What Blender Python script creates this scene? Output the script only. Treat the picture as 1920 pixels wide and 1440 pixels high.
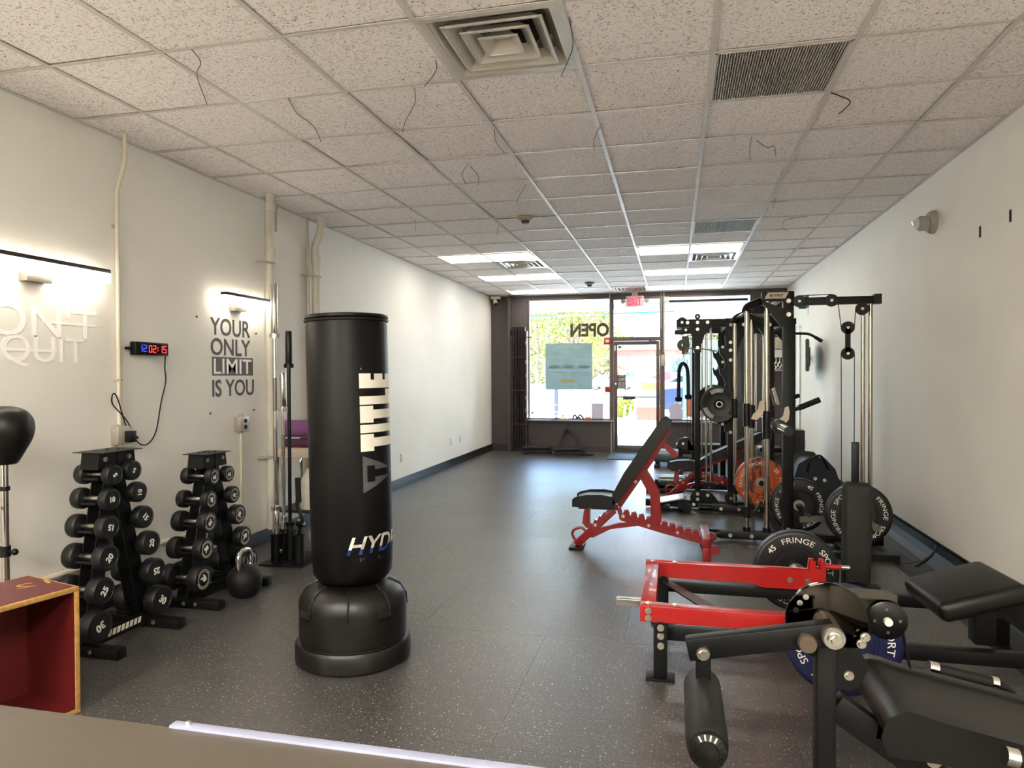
import bpy, bmesh, math, random
from mathutils import Matrix, Vector, Euler
random.seed(7)
for _o in list(bpy.data.objects): bpy.data.objects.remove(_o)
scene = bpy.context.scene
COL = scene.collection
PI = math.pi

# ------------------------------------------------------------------ camera
cam = bpy.data.cameras.new('camera'); cam.sensor_width = 36.0; cam.lens = 1296/1920*36
cam.clip_start = 0.05; cam.clip_end = 400
cob = bpy.data.objects.new('camera', cam); COL.objects.link(cob)
cob.matrix_world = Matrix(((0.973404, 0.000882, 0.229092, 0.0),
                           (0.229063, 0.012767, -0.973328, 0.0),
                           (-0.003783, 0.999918, 0.012226, 1.39),
                           (0, 0, 0, 1)))
scene.camera = cob
# ------------------------------------------------------------------ view
scene.view_settings.view_transform = 'Standard'
scene.view_settings.look = 'None'
scene.view_settings.gamma = 1.0
scene.view_settings.exposure = 1.5
scene.view_settings.use_curve_mapping = False
# ------------------------------------------------------------------ sky and sun
world = bpy.data.worlds.new('sky'); scene.world = world; world.use_nodes = True
wn = world.node_tree
wb = wn.nodes['Background']
sk = wn.nodes.new('ShaderNodeTexSky')
try:
    sk.sky_type = 'NISHITA'; sk.sun_disc = False
    sk.sun_elevation = math.radians(48); sk.sun_rotation = math.radians(215)
    sk.air_density = 1.0; sk.dust_density = 1.5; sk.ozone_density = 1.0
except Exception:
    pass
wn.links.new(sk.outputs[0], wb.inputs[0]); wb.inputs[1].default_value = 1.15
sun = bpy.data.lights.new('sun', 'SUN'); sun.energy = 16.0; sun.angle = math.radians(0.6); sun.color = (1.0, .95, .86)
sob = bpy.data.objects.new('sun', sun); COL.objects.link(sob)
sob.rotation_euler = Vector((0.50, 0.46, -0.80)).to_track_quat('-Z', 'Y').to_euler()
sob.location = (-20, -20, 30)

# room dimensions (metres)
XL, XR, YB, YR, ZC = -3.33, 1.85, 12.47, -3.4, 2.854

# ------------------------------------------------------------------ materials
def lin(h):
    h = h.lstrip('#'); o = []
    for i in (0, 2, 4):
        c = int(h[i:i+2], 16)/255
        o.append(c/12.92 if c <= .04045 else ((c+.055)/1.055)**2.4)
    return (o[0], o[1], o[2], 1)
MATS = {}
def M(name, col, rough=.5, metal=0, var=.08, scale=14, bump=0, bscale=200, spec=.5, coat=0, emit=None, estr=0):
    if name in MATS: return MATS[name]
    m = bpy.data.materials.new(name); m.use_nodes = True; MATS[name] = m
    nt = m.node_tree; b = nt.nodes['Principled BSDF']
    c = lin(col) if isinstance(col, str) else tuple(col)+(1,)
    tc = nt.nodes.new('ShaderNodeTexCoord')
    n = nt.nodes.new('ShaderNodeTexNoise'); n.inputs['Scale'].default_value = scale; n.inputs['Detail'].default_value = 4
    nt.links.new(tc.outputs['Object'], n.inputs['Vector'])
    r = nt.nodes.new('ShaderNodeValToRGB')
    r.color_ramp.elements[0].position = .3; r.color_ramp.elements[1].position = .7
    r.color_ramp.elements[0].color = tuple(max(0, x*(1-var)) for x in c[:3])+(1,)
    r.color_ramp.elements[1].color = tuple(min(1, x*(1+var)) for x in c[:3])+(1,)
    nt.links.new(n.outputs['Fac'], r.inputs['Fac']); nt.links.new(r.outputs['Color'], b.inputs['Base Color'])
    b.inputs['Roughness'].default_value = rough; b.inputs['Metallic'].default_value = metal
    b.inputs['Specular IOR Level'].default_value = spec
    if coat: b.inputs['Coat Weight'].default_value = coat
    if emit:
        b.inputs['Emission Color'].default_value = lin(emit) if isinstance(emit, str) else tuple(emit)+(1,)
        b.inputs['Emission Strength'].default_value = estr
    if bump:
        n2 = nt.nodes.new('ShaderNodeTexNoise'); n2.inputs['Scale'].default_value = bscale; n2.inputs['Detail'].default_value = 2
        nt.links.new(tc.outputs['Object'], n2.inputs['Vector'])
        bp = nt.nodes.new('ShaderNodeBump'); bp.inputs['Strength'].default_value = bump; bp.inputs['Distance'].default_value = .004
        nt.links.new(n2.outputs['Fac'], bp.inputs['Height']); nt.links.new(bp.outputs['Normal'], b.inputs['Normal'])
    return m
def emission(name, col, s):
    m = bpy.data.materials.new(name); m.use_nodes = True; nt = m.node_tree
    nt.nodes.clear(); o = nt.nodes.new('ShaderNodeOutputMaterial'); e = nt.nodes.new('ShaderNodeEmission')
    e.inputs[0].default_value = col+(1,); e.inputs[1].default_value = s
    nt.links.new(e.outputs[0], o.inputs[0]); MATS[name] = m; return m
def translucent(name, col, col2, fac):
    m = bpy.data.materials.new(name); m.use_nodes = True; nt = m.node_tree; nt.nodes.clear()
    o = nt.nodes.new('ShaderNodeOutputMaterial'); mx = nt.nodes.new('ShaderNodeMixShader'); mx.inputs[0].default_value = fac
    d = nt.nodes.new('ShaderNodeBsdfDiffuse'); d.inputs[0].default_value = lin(col)
    t = nt.nodes.new('ShaderNodeBsdfTranslucent'); t.inputs[0].default_value = lin(col2)
    nt.links.new(d.outputs[0], mx.inputs[1]); nt.links.new(t.outputs[0], mx.inputs[2]); nt.links.new(mx.outputs[0], o.inputs[0])
    MATS[name] = m; return m
def glass_mat(name, tint=(.93, .97, .96)):
    m = bpy.data.materials.new(name); m.use_nodes = True; nt = m.node_tree; nt.nodes.clear()
    o = nt.nodes.new('ShaderNodeOutputMaterial'); mx = nt.nodes.new('ShaderNodeMixShader')
    fr = nt.nodes.new('ShaderNodeFresnel'); fr.inputs[0].default_value = 1.45
    t = nt.nodes.new('ShaderNodeBsdfTransparent'); t.inputs[0].default_value = tint+(1,)
    g = nt.nodes.new('ShaderNodeBsdfGlossy'); g.inputs['Roughness'].default_value = .01
    nt.links.new(fr.outputs[0], mx.inputs[0]); nt.links.new(t.outputs[0], mx.inputs[1]); nt.links.new(g.outputs[0], mx.inputs[2])
    nt.links.new(mx.outputs[0], o.inputs[0]); MATS[name] = m; return m

WALL = M('wall_paint', '#e8e5dd', .62, var=.02, scale=2.2, bump=.12, bscale=120)
CEILM = M('plenum', '#8d8880', .9)
BROWN = M('dark_brown_paint', '#484040', .5, var=.05)
BLKM = M('black_powder_coat', '#090909', .46, var=.12, scale=30, spec=.3)
BLKS = M('black_satin', '#070707', .33, var=.1, spec=.35)
RUB = M('black_rubber', '#0a0a0b', .62, var=.15, scale=40, bump=.15, bscale=400, spec=.35)
VINYL = M('black_vinyl', '#0b0a08', .40, var=.08, scale=9, bump=.08, bscale=350, spec=.4)
VINYLB = M('black_bag_vinyl', '#080708', .40, var=.08, scale=6, bump=.05, bscale=300, spec=.2)
PLAST = M('black_plastic', '#0c0a08', .40, var=.1, bump=.06, bscale=420)
CHROME = M('chrome', '#d9d6d0', .16, 1, var=.03)
STEEL = M('brushed_steel', '#b5b0a6', .32, 1, var=.06)
ZINC = M('zinc_bolt', '#cfc9bb', .28, 1, var=.05)
RED = M('red_powder_coat', '#8c1317', .32, var=.06, coat=.15)
REDD = M('red_machine_paint', '#a81715', .32, var=.05, coat=.2)
WHITEP = M('white_paint', '#dcdad2', .42, var=.03)
TEEM = M('tee_white_metal', '#d2cdc6', .42, var=.04)
WPRINT = M('white_print', '#e6e1d4', .55, var=.02)
GPRINT = M('grey_print', '#4a4a4c', .5, var=.04)
LTGREY = M('light_grey_plastic', '#b9b7b0', .45, var=.04)
GLASS = glass_mat('clear_glass')
GALV = M('galvanised_conduit', '#b7b1a4', .5, .25, var=.06)
BRASSR = M('red_alarm', '#b3262b', .4)
TAN = M('tan_nylon', '#cfc3b0', .5, var=.05)

# ------------------------------------------------------------------ mesh builder
def rotm(e):
    return e if isinstance(e, Matrix) else Euler(e).to_matrix()
class MB:
    def __init__(s): s.v = []; s.f = []; s.s = []
    def add(s, vs, fs, smooth=False):
        k = len(s.v); s.v += [tuple(x) for x in vs]
        for f in fs: s.f.append([i+k for i in f]); s.s.append(smooth)
        return s
    def box(s, c, d, rot=None):
        c = Vector(c); R = rotm(rot) if rot is not None else None; vs = []
        for x in (-.5, .5):
            for y in (-.5, .5):
                for z in (-.5, .5):
                    p = Vector((x*d[0], y*d[1], z*d[2]))
                    vs.append(c+(R @ p if R else p))
        return s.add(vs, [(0, 1, 3, 2), (4, 6, 7, 5), (0, 4, 5, 1), (2, 3, 7, 6), (0, 2, 6, 4), (1, 5, 7, 3)])
    def b2(s, lo, hi):
        return s.box([(a+b)/2 for a, b in zip(lo, hi)], [abs(b-a) for a, b in zip(lo, hi)])
    def beam(s, p0, p1, w, h, up=(0, 0, 1)):
        p0 = Vector(p0); p1 = Vector(p1); d = (p1-p0); L = d.length; x = d.normalized()
        u = Vector(up); y = u.cross(x)
        if y.length < 1e-4: y = Vector((0, 1, 0)).cross(x)
        y.normalize(); z = x.cross(y)
        return s.box((p0+p1)/2, (L, w, h), Matrix((x, y, z)).transposed())
    def ring(s, c, ax, r, n):
        ax = Vector(ax).normalized(); a = ax.orthogonal().normalized(); b = ax.cross(a)
        return [Vector(c)+a*(r*math.cos(2*PI*i/n))+b*(r*math.sin(2*PI*i/n)) for i in range(n)]
    def cyl(s, p0, p1, r, r1=None, n=14, caps=True):
        r1 = r if r1 is None else r1; p0 = Vector(p0); p1 = Vector(p1); ax = p1-p0
        A = s.ring(p0, ax, r, n); B = s.ring(p1, ax, r1, n)
        s.add(A+B, [(i, (i+1) % n, n+(i+1) % n, n+i) for i in range(n)], True)
        if caps: s.add(A, [list(range(n))[::-1]]); s.add(B, [list(range(n))])
        return s
    def tube(s, pts, r, n=8, closed=False):
        pts = [Vector(p) for p in pts]; m = len(pts); T = []
        for i in range(m):
            a = pts[i-1] if (i > 0 or closed) else pts[i]; b = pts[(i+1) % m] if (i < m-1 or closed) else pts[i]
            T.append((b-a).normalized())
        u = T[0].orthogonal().normalized(); vs = []
        rr = r if isinstance(r, (list, tuple)) else [r]*m
        for i in range(m):
            u = (u-T[i]*u.dot(T[i])); u.normalize(); w = T[i].cross(u)
            vs += [pts[i]+u*(rr[i]*math.cos(2*PI*k/n))+w*(rr[i]*math.sin(2*PI*k/n)) for k in range(n)]
        fs = []
        for i in range(m if closed else m-1):
            j = (i+1) % m
            fs += [(i*n+k, i*n+(k+1) % n, j*n+(k+1) % n, j*n+k) for k in range(n)]
        s.add(vs, fs, True)
        if not closed:
            s.add(vs[:n], [list(range(n))[::-1]]); s.add(vs[-n:], [list(range(n))])
        return s
    def prism(s, poly, axis, a, b):
        n = len(poly)
        def P(p, t): return (p[0], t, p[1]) if axis == 'y' else ((t, p[0], p[1]) if axis == 'x' else (p[0], p[1], t))
        s.add([P(p, a) for p in poly]+[P(p, b) for p in poly],
              [list(range(n)), list(range(n, 2*n))[::-1]]+[(i, (i+1) % n, n+(i+1) % n, n+i) for i in range(n)])
        return s
    def lathe(s, prof, c=(0, 0, 0), axis='z', n=32, smooth=True, flip=False):
        vs = []; m = len(prof); c = Vector(c)
        for (r, h) in prof:
            for i in range(n):
                a = 2*PI*i/n; x, y = r*math.cos(a), r*math.sin(a)
                vs.append(c+(Vector((x, y, h)) if axis == 'z' else Vector((x, h, y)) if axis == 'y' else Vector((h, x, y))))
        fs = [(j*n+i, j*n+(i+1) % n, (j+1)*n+(i+1) % n, (j+1)*n+i) for j in range(m-1) for i in range(n)]
        s.add(vs, fs, smooth)
        if prof[0][0] > 1e-5: s.add(vs[:n], [list(range(n))])
        if prof[-1][0] > 1e-5: s.add(vs[-n:], [list(range(n))])
        return s
    def ball(s, c, r, n=16, sz=(1, 1, 1)):
        m = n//2
        k = len(s.v)
        s.lathe([(max(1e-6, r*math.sin(PI*j/m)), -r*math.cos(PI*j/m)) for j in range(m+1)], (0, 0, 0), 'z', n)
        for i in range(k, len(s.v)):
            v = s.v[i]; s.v[i] = (v[0]*sz[0]+c[0], v[1]*sz[1]+c[1], v[2]*sz[2]+c[2])
        return s
    def xf(s, R=None, t=(0, 0, 0)):
        R = rotm(R) if R is not None else Matrix.Identity(3); t = Vector(t)
        s.v = [tuple(R @ Vector(v)+t) for v in s.v]; return s
    def build(s, name, mat, parent=None, bevel=0, seg=2, world=False, recalc=True, smooth_bevel=True):
        off = Vector((0, 0, 0))
        if world and parent is not None:
            q = parent
            while q is not None: off += q.location; q = q.parent
        me = bpy.data.meshes.new(name)
        me.from_pydata([tuple(Vector(v)-off) for v in s.v], [], s.f)
        me.polygons.foreach_set('use_smooth', s.s)
        if bevel or recalc:
            bm = bmesh.new(); bm.from_mesh(me)
            if bevel:
                es = [e for e in bm.edges if len(e.link_faces) == 2 and e.calc_face_angle(0) > .6]
                bmesh.ops.bevel(bm, geom=es, offset=bevel, segments=seg, profile=.5, affect='EDGES', clamp_overlap=True)
                if smooth_bevel:
                    for f in bm.faces: f.smooth = True
            if recalc: bmesh.ops.recalc_face_normals(bm, faces=bm.faces)
            bm.to_mesh(me); bm.free()
        if any(s.s) or (bevel and smooth_bevel):
            try: me.set_sharp_from_angle(angle=.7)
            except Exception: pass
        me.materials.append(mat)
        o = bpy.data.objects.new(name, me); COL.objects.link(o)
        if parent is not None: o.parent = parent
        return o
def bez(p, n=10):
    """smooth path through the points (Catmull-Rom)"""
    p = [Vector(q) for q in p]; out = []
    for i in range(len(p)-1):
        a = p[max(i-1, 0)]; b = p[i]; c = p[i+1]; d = p[min(i+2, len(p)-1)]
        for k in range(n):
            t = k/n
            out.append(.5*((2*b)+(c-a)*t+(2*a-5*b+4*c-d)*t*t+(3*b-a-3*c+d)*t**3))
    return out+[p[-1]]
def tag(o, label, cat, group=None, kind=None):
    if label: o['label'] = label
    if cat: o['category'] = cat
    if group: o['group'] = group
    if kind: o['kind'] = kind
    return o
def thing(name, label, cat, loc=(0, 0, 0), rz=0, group=None):
    o = bpy.data.objects.new(name, None); COL.objects.link(o)
    o.location = loc; o.rotation_euler = (0, 0, rz); o.empty_display_size = .1
    return tag(o, label, cat, group)
def struct(o, label=None):
    o['kind'] = 'structure'
    if label: o['label'] = label
    return o
def dup(o, parent=None):
    c = o.copy(); COL.objects.link(c); c.parent = parent
    for ch in list(o.children): dup(ch, c)
    return c
def place(o, mesh_of, name, parent, loc, rot=(0, 0, 0)):
    c = bpy.data.objects.new(name, mesh_of.data); COL.objects.link(c); c.parent = parent; c.location = loc; c.rotation_euler = rot
    return c

# ------------------------------------------------------------------ lettering
def text_bm(s, size=.1, bold=0.0, depth=.0015, shear=0, space=1.0, align='CENTER', line=1.0):
    cu = bpy.data.curves.new('lettering', 'FONT'); cu.body = s; cu.size = size; cu.extrude = depth
    cu.offset = bold*size; cu.align_x = align; cu.align_y = 'CENTER'; cu.shear = shear
    cu.space_character = space; cu.space_line = line; cu.resolution_u = 4
    ob = bpy.data.objects.new('lettering', cu); COL.objects.link(ob)
    dg = bpy.context.evaluated_depsgraph_get()
    me = bpy.data.meshes.new_from_object(ob.evaluated_get(dg))
    bm = bmesh.new(); bm.from_mesh(me)
    bpy.data.objects.remove(ob); bpy.data.curves.remove(cu); bpy.data.meshes.remove(me)
    return bm
def bm_fit(bm, w=None, h=None, centre=True):
    xs = [v.co.x for v in bm.verts]; ys = [v.co.y for v in bm.verts]
    x0, x1, y0, y1 = min(xs), max(xs), min(ys), max(ys)
    sx = w/(x1-x0) if w else None; sy = h/(y1-y0) if h else None
    if sx is None: sx = sy
    if sy is None: sy = sx
    for v in bm.verts:
        v.co.x = (v.co.x-(x0+x1)/2)*sx; v.co.y = (v.co.y-(y0+y1)/2)*sy
    return bm
def bm_slice(bm, step):
    xs = [v.co.x for v in bm.verts]; x = min(xs)+step
    while x < max(xs):
        bmesh.ops.bisect_plane(bm, geom=bm.verts[:]+bm.edges[:]+bm.faces[:], plane_co=(x, 0, 0), plane_no=(1, 0, 0)); x += step
    return bm
def bm_map(bm, fn):
    for v in bm.verts: v.co = Vector(fn(v.co.x, v.co.y, v.co.z))
    return bm
def off(parent):
    q = parent; t = Vector((0, 0, 0))
    while q is not None: t += q.location; q = q.parent
    return t
def bm_obj(bm, name, mat, parent=None, free=True, world=False):
    if world:
        t = off(parent)
        for v in bm.verts: v.co -= t
    bmesh.ops.recalc_face_normals(bm, faces=bm.faces)
    me = bpy.data.meshes.new(name); bm.to_mesh(me)
    if free: bm.free()
    me.materials.append(mat); o = bpy.data.objects.new(name, me); COL.objects.link(o)
    if parent is not None: o.parent = parent
    return o
def letter(s, name, mat, parent, origin, ux, uy, w=None, h=None, bold=0.0, shear=0, space=1.0, depth=.001, mirror=False, line=1.0, world=True):
    """flat lettering laid on a real surface: ux runs along the line, uy up the letters"""
    bm = bm_fit(text_bm(s, .1, bold, .001, shear, space, line=line), w, h)
    ux = Vector(ux).normalized(); uy = Vector(uy).normalized(); n = ux.cross(uy); o = Vector(origin)
    bm_map(bm, lambda x, y, z: o+ux*(-x if mirror else x)+uy*y+n*((depth if z > 0 else -depth*.2)))
    return bm_obj(bm, name, mat, parent, world=world)
def bolts(parent, pts, ax, r=.010, h=.008, name='bolt', mat=None, world=True):
    """hex bolts, all sharing one mesh"""
    t = off(parent) if world else Vector((0, 0, 0)); pts = [Vector(p)-t for p in pts]
    mat = mat or ZINC; key = (round(r, 4), round(h, 4), tuple(round(a, 2) for a in ax), mat.name)
    if key not in bolts.c:
        a = Vector(ax).normalized()
        mb = MB(); mb.cyl(a*0, a*h*.5, r*1.35, n=10); mb.cyl(a*h*.5, a*h, r, r*.8, n=6)
        o = mb.build(name, mat, parent); o.location = pts[0]; bolts.c[key] = o; rest = pts[1:]
    else: o = bolts.c[key]; rest = pts
    for p in rest: place(None, o, name, parent, p)
bolts.c = {}
# =================================================================== THE ROOM
# ---- floor: rubber tiles with coloured flecks
def floor_mat():
    m = bpy.data.materials.new('flecked_rubber'); m.use_nodes = True; nt = m.node_tree; b = nt.nodes['Principled BSDF']
    N = nt.nodes.new; L = nt.links.new
    tc = N('ShaderNodeTexCoord'); geo = N('ShaderNodeNewGeometry')
    def fleck(scale, th, pick, seed):
        mp = N('ShaderNodeMapping'); mp.inputs['Location'].default_value = (seed, seed*1.7, 0); L(geo.outputs['Position'], mp.inputs['Vector'])
        v = N('ShaderNodeTexVoronoi'); v.inputs['Scale'].default_value = scale; L(mp.outputs[0], v.inputs['Vector'])
        lt = N('ShaderNodeMath'); lt.operation = 'LESS_THAN'; lt.inputs[1].default_value = th; L(v.outputs['Distance'], lt.inputs[0])
        sx = N('ShaderNodeSeparateColor'); L(v.outputs['Color'], sx.inputs[0])
        g = N('ShaderNodeMath'); g.operation = 'GREATER_THAN'; g.inputs[1].default_value = pick; L(sx.outputs[0], g.inputs[0])
        mu = N('ShaderNodeMath'); mu.operation = 'MULTIPLY'; L(lt.outputs[0], mu.inputs[0]); L(g.outputs[0], mu.inputs[1])
        return mu.outputs[0], sx.outputs[1]
    n = N('ShaderNodeTexNoise'); n.inputs['Scale'].default_value = 90; n.inputs['Detail'].default_value = 6; L(geo.outputs['Position'], n.inputs['Vector'])
    r = N('ShaderNodeValToRGB'); r.color_ramp.elements[0].color = lin('#343231'); r.color_ramp.elements[1].color = lin('#535150')
    r.color_ramp.elements[0].position = .35; r.color_ramp.elements[1].position = .7; L(n.outputs['Fac'], r.inputs[0])
    c = r.outputs[0]
    for (sc, th, pk, col, sd) in ((95, .20, .55, '#a0947a', 0.0), (62, .17, .62, '#cabfa4', 3.1), (130, .22, .6, '#6a6866', 7.7)):
        f, _ = fleck(sc, th, pk, sd); mx = N('ShaderNodeMix'); mx.data_type = 'RGBA'
        L(f, mx.inputs[0]); L(c, mx.inputs[6]); mx.inputs[7].default_value = lin(col); c = mx.outputs[2]
    L(c, b.inputs['Base Color'])
    n3 = N('ShaderNodeTexNoise'); n3.inputs['Scale'].default_value = 1.3; L(geo.outputs['Position'], n3.inputs['Vector'])
    mr = N('ShaderNodeMapRange'); mr.inputs[3].default_value = .31; mr.inputs[4].default_value = .42; L(n3.outputs['Fac'], mr.inputs[0]); L(mr.outputs[0], b.inputs['Roughness'])
    bp = N('ShaderNodeBump'); bp.inputs['Strength'].default_value = .35; bp.inputs['Distance'].default_value = .003; L(n.outputs['Fac'], bp.inputs['Height']); L(bp.outputs[0], b.inputs['Normal'])
    b.inputs['Specular IOR Level'].default_value = .85
    return m
FLOORM = floor_mat()
fl = MB().b2((XL-.1, YR-.1, -.12), (XR+.1, YB+.12, -.004)).build('floor', M('concrete_slab', '#2a2826', .9)); struct(fl)
P = 1.118
row = -6; y = 3.605-P*6
tile_cache = {}
while y < YB:
    x = (-.672 if row % 2 else -.258)-P*3
    while x < XR:
        x0, x1, y0, y1 = max(x, XL), min(x+P, XR), max(y, YR), min(y+P, YB)
        if x1-x0 > .02 and y1-y0 > .02:
            k = (round(x1-x0, 3), round(y1-y0, 3))
            if k not in tile_cache:
                tile_cache[k] = MB().box((0, 0, -.0019), (x1-x0-.0012, y1-y0-.0012, .0038)).build('rubber_tile', FLOORM, fl); t = tile_cache[k]
            else: t = place(None, tile_cache[k], 'rubber_tile', fl, (0, 0, 0))
            t.location = ((x0+x1)/2, (y0+y1)/2, 0)
        x += P
    y += P; row += 1

# ---- walls
wl = struct(MB().b2((XL-.14, YR-.14, 0), (XL, YB+.14, 3.2)).build('wall_left', WALL))
wr = struct(MB().b2((XR, YR-.14, 0), (XR+.14, YB+.14, 3.2)).build('wall_right', WALL))
wf = struct(MB().b2((XL, YR-.14, 0), (XR, YR, 3.2)).build('wall_front', WALL))
wb_ = MB()
wb_.b2((XL, YB, 0), (-2.965, YB+.14, ZC+.3))                        # left pier
wb_.b2((-2.975, YB-.16, 0), (-2.93, YB+.14, ZC))                      # pier return
wb_.b2((-2.965, YB, 0), (-2.64, YB+.14, ZC+.3))
wb_.b2((-2.64, YB, 0), (-1.115, YB+.14, .575))                        # knee walls
wb_.b2((-.205, YB, 0), (1.30, YB+.14, .575))
wb_.b2((1.30, YB-.02, 0), (XR, YB+.14, ZC+.3))                        # right pier
wb_.b2((-2.64, YB, 2.79), (1.30, YB+.14, ZC+.3))                      # header
wb_ = struct(wb_.build('wall_back', BROWN))
roof = struct(MB().b2((XL-.14, YR-.14, 3.05), (XR+.14, YB+.14, 3.35)).build('trim_1', M('roof_deck', '#77726b', .9)), 'roof deck above the suspended ceiling')

# baseboards
struct(MB().b2((XL, YR, 0), (XL+.012, YB, .118)).build('baseboard_left', M('black_cove_base', '#15171b', .35), bevel=.003), 'black vinyl cove base along the left wall')
bbr = MB()
prof = [(1.56, .001), (1.62, .003), (1.69, .013), (1.75, .035), (1.795, .068), (1.825, .108), (1.843, .16), (1.85, .16), (1.85, 0.0)]
for (a, b) in ((-3.3, .5), (.51, 3.0), (3.01, 5.55), (5.56, 8.2), (8.21, 10.4), (10.41, 12.44)):
    bbr.prism([(p[0], p[1]) for p in prof], 'y', a, b)
bbr = struct(bbr.build('baseboard_right', M('black_glossy_cove', '#0b0d11', .46, var=.2, scale=3)), 'black rubber matting curling up the foot of the right wall')
MB().b2((1.836, -3.3, .16), (1.85, 12.4, .178)).build('edge_strip', BLKM, bbr)
MB().tube([(1.843, 5.555, .16), (1.822, 5.545, .108), (1.79, 5.53, .068), (1.74, 5.51, .033), (1.68, 5.46, .014)], .006, 6).build('torn_seam', BLKM, bbr)
bbb = struct(MB().b2((-2.93, YB-.016, 0), (-1.115, YB, .11)).b2((-.205, YB-.016, 0), (1.30, YB, .11)).b2((XL+.012, YB-.016, 0), (-2.975, YB, .12)).build('baseboard_back', M('brown_base', '#3a3233', .45)), 'dark brown base strip under the shop windows')

# ---- suspended ceiling
def tile_mat():
    m = bpy.data.materials.new('fissured_tile'); m.use_nodes = True; nt = m.node_tree; b = nt.nodes['Principled BSDF']
    N = nt.nodes.new; L = nt.links.new
    geo = N('ShaderNodeNewGeometry'); oi = N('ShaderNodeObjectInfo')
    ad = N('ShaderNodeVectorMath'); ad.operation = 'MULTIPLY_ADD'; L(oi.outputs['Random'], ad.inputs[0]); ad.inputs[1].default_value = (30, 17, 9); L(geo.outputs['Position'], ad.inputs[2])
    wv = N('ShaderNodeTexNoise'); wv.inputs['Scale'].default_value = 44; wv.inputs['Detail'].default_value = 1.5; wv.inputs['Distortion'].default_value = 1.8; L(ad.outputs[0], wv.inputs['Vector'])
    # thin worm-like marks: a narrow band of the noise
    sb = N('ShaderNodeMath'); sb.operation = 'SUBTRACT'; sb.inputs[1].default_value = .5; L(wv.outputs['Fac'], sb.inputs[0])
    ab = N('ShaderNodeMath'); ab.operation = 'ABSOLUTE'; L(sb.outputs[0], ab.inputs[0])
    lt = N('ShaderNodeMath'); lt.operation = 'LESS_THAN'; lt.inputs[1].default_value = .024; L(ab.outputs[0], lt.inputs[0])
    n2 = N('ShaderNodeTexNoise'); n2.inputs['Scale'].default_value = 62; L(ad.outputs[0], n2.inputs['Vector'])
    g = N('ShaderNodeMath'); g.operation = 'GREATER_THAN'; g.inputs[1].default_value = .50; L(n2.outputs['Fac'], g.inputs[0])
    mu = N('ShaderNodeMath'); mu.operation = 'MULTIPLY'; L(lt.outputs[0], mu.inputs[0]); L(g.outputs[0], mu.inputs[1])
    n3 = N('ShaderNodeTexNoise'); n3.inputs['Scale'].default_value = 3; n3.inputs['Detail'].default_value = 4; L(ad.outputs[0], n3.inputs['Vector'])
    r = N('ShaderNodeValToRGB'); r.color_ramp.elements[0].color = lin('#faf2ee'); r.color_ramp.elements[1].color = lin('#fef8f5'); L(n3.outputs['Fac'], r.inputs[0])
    mx = N('ShaderNodeMix'); mx.data_type = 'RGBA'; L(mu.outputs[0], mx.inputs[0]); L(r.outputs[0], mx.inputs[6]); mx.inputs[7].default_value = lin('#a59589')
    L(mx.outputs[2], b.inputs['Base Color']); b.inputs['Roughness'].default_value = .85; b.inputs['Specular IOR Level'].default_value = .25
    iv = N('ShaderNodeMath'); iv.operation = 'SUBTRACT'; iv.inputs[0].default_value = 1; L(mu.outputs[0], iv.inputs[1])
    bp = N('ShaderNodeBump'); bp.inputs['Strength'].default_value = .5; bp.inputs['Distance'].default_value = .003; L(iv.outputs[0], bp.inputs['Height']); L(bp.outputs[0], b.inputs['Normal'])
    return m
TILEM = tile_mat()
ceil = MB().b2((XL, YR, ZC+.075), (XR, YB, ZC+.095))
ceil.b2((XL, YR, ZC+.004), (XR, .316, ZC+.03))
ceil = struct(ceil.build('ceiling', CEILM))
GX, GY = .6075, .5935
def gx(k): return -1.045+GX*k
def gy(j): return 2.69+GY*j
fixtures = {}
for j in (9, 12, 15):
    for i in (-3, -2, 1, 2): fixtures[(i, j)] = 1
for c in ((0, 0), (2, 1), (2, 7), (-2, 10), (2, 10), (0, 15)): fixtures[c] = 1
tcache = {}
for i in range(-4, 5):
    for j in range(-4, 17):
        if (i, j) in fixtures: continue
        x0, x1 = max(gx(i), XL), min(gx(i+1), XR); y0, y1 = max(gy(j), .316), min(gy(j+1), YB)
        k = (round(x1-x0, 3), round(y1-y0, 3))
        if k not in tcache:
            tcache[k] = MB().box((0, 0, .008), (x1-x0-.016, y1-y0-.016, .016)).build('ceiling_tile', TILEM, ceil, bevel=.003, seg=1); t = tcache[k]
        else: t = place(None, tcache[k], 'ceiling_tile', ceil, (0, 0, 0))
        t.location = ((x0+x1)/2, (y0+y1)/2, ZC+.003+random.uniform(-.001, .004))
        t.rotation_euler = (random.uniform(-.004, .004), random.uniform(-.004, .004), 0)
for k in range(-3, 5):                                                  # main runners along the room
    x = gx(k); MB().b2((x-.012, .316, ZC-.003), (x+.012, YB, ZC+.001)).b2((x-.0015, .316, ZC), (x+.0015, YB, ZC+.05)).build('main_tee', TEEM, ceil)
ct = None
for j in range(-3, 17):                                                 # cross tees
    for i in range(-4, 5):
        if j in (10, 13, 16) and False: continue
        if i in (-3, 1) and j in (9, 10, 12, 13, 15, 16): pass
        x0, x1 = max(gx(i), XL), min(gx(i+1), XR)
        if ct is None or abs((x1-x0)-GX) > .01:
            o = MB().b2((-(x1-x0)/2+.0125, -.011, -.0025), ((x1-x0)/2-.0125, .011, .0005)).build('cross_tee', TEEM, ceil)
            if abs((x1-x0)-GX) < .01: ct = o
        else: o = place(None, ct, 'cross_tee', ceil, (0, 0, 0))
        o.location = ((x0+x1)/2, gy(j), ZC)
MB().b2((XL, .316, ZC-.003), (XL+.024, YB, ZC+.001)).build('wall_angle', TEEM, ceil)
MB().b2((XR-.024, .316, ZC-.003), (XR, YB, ZC+.001)).build('wall_angle', TEEM, ceil)
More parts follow.
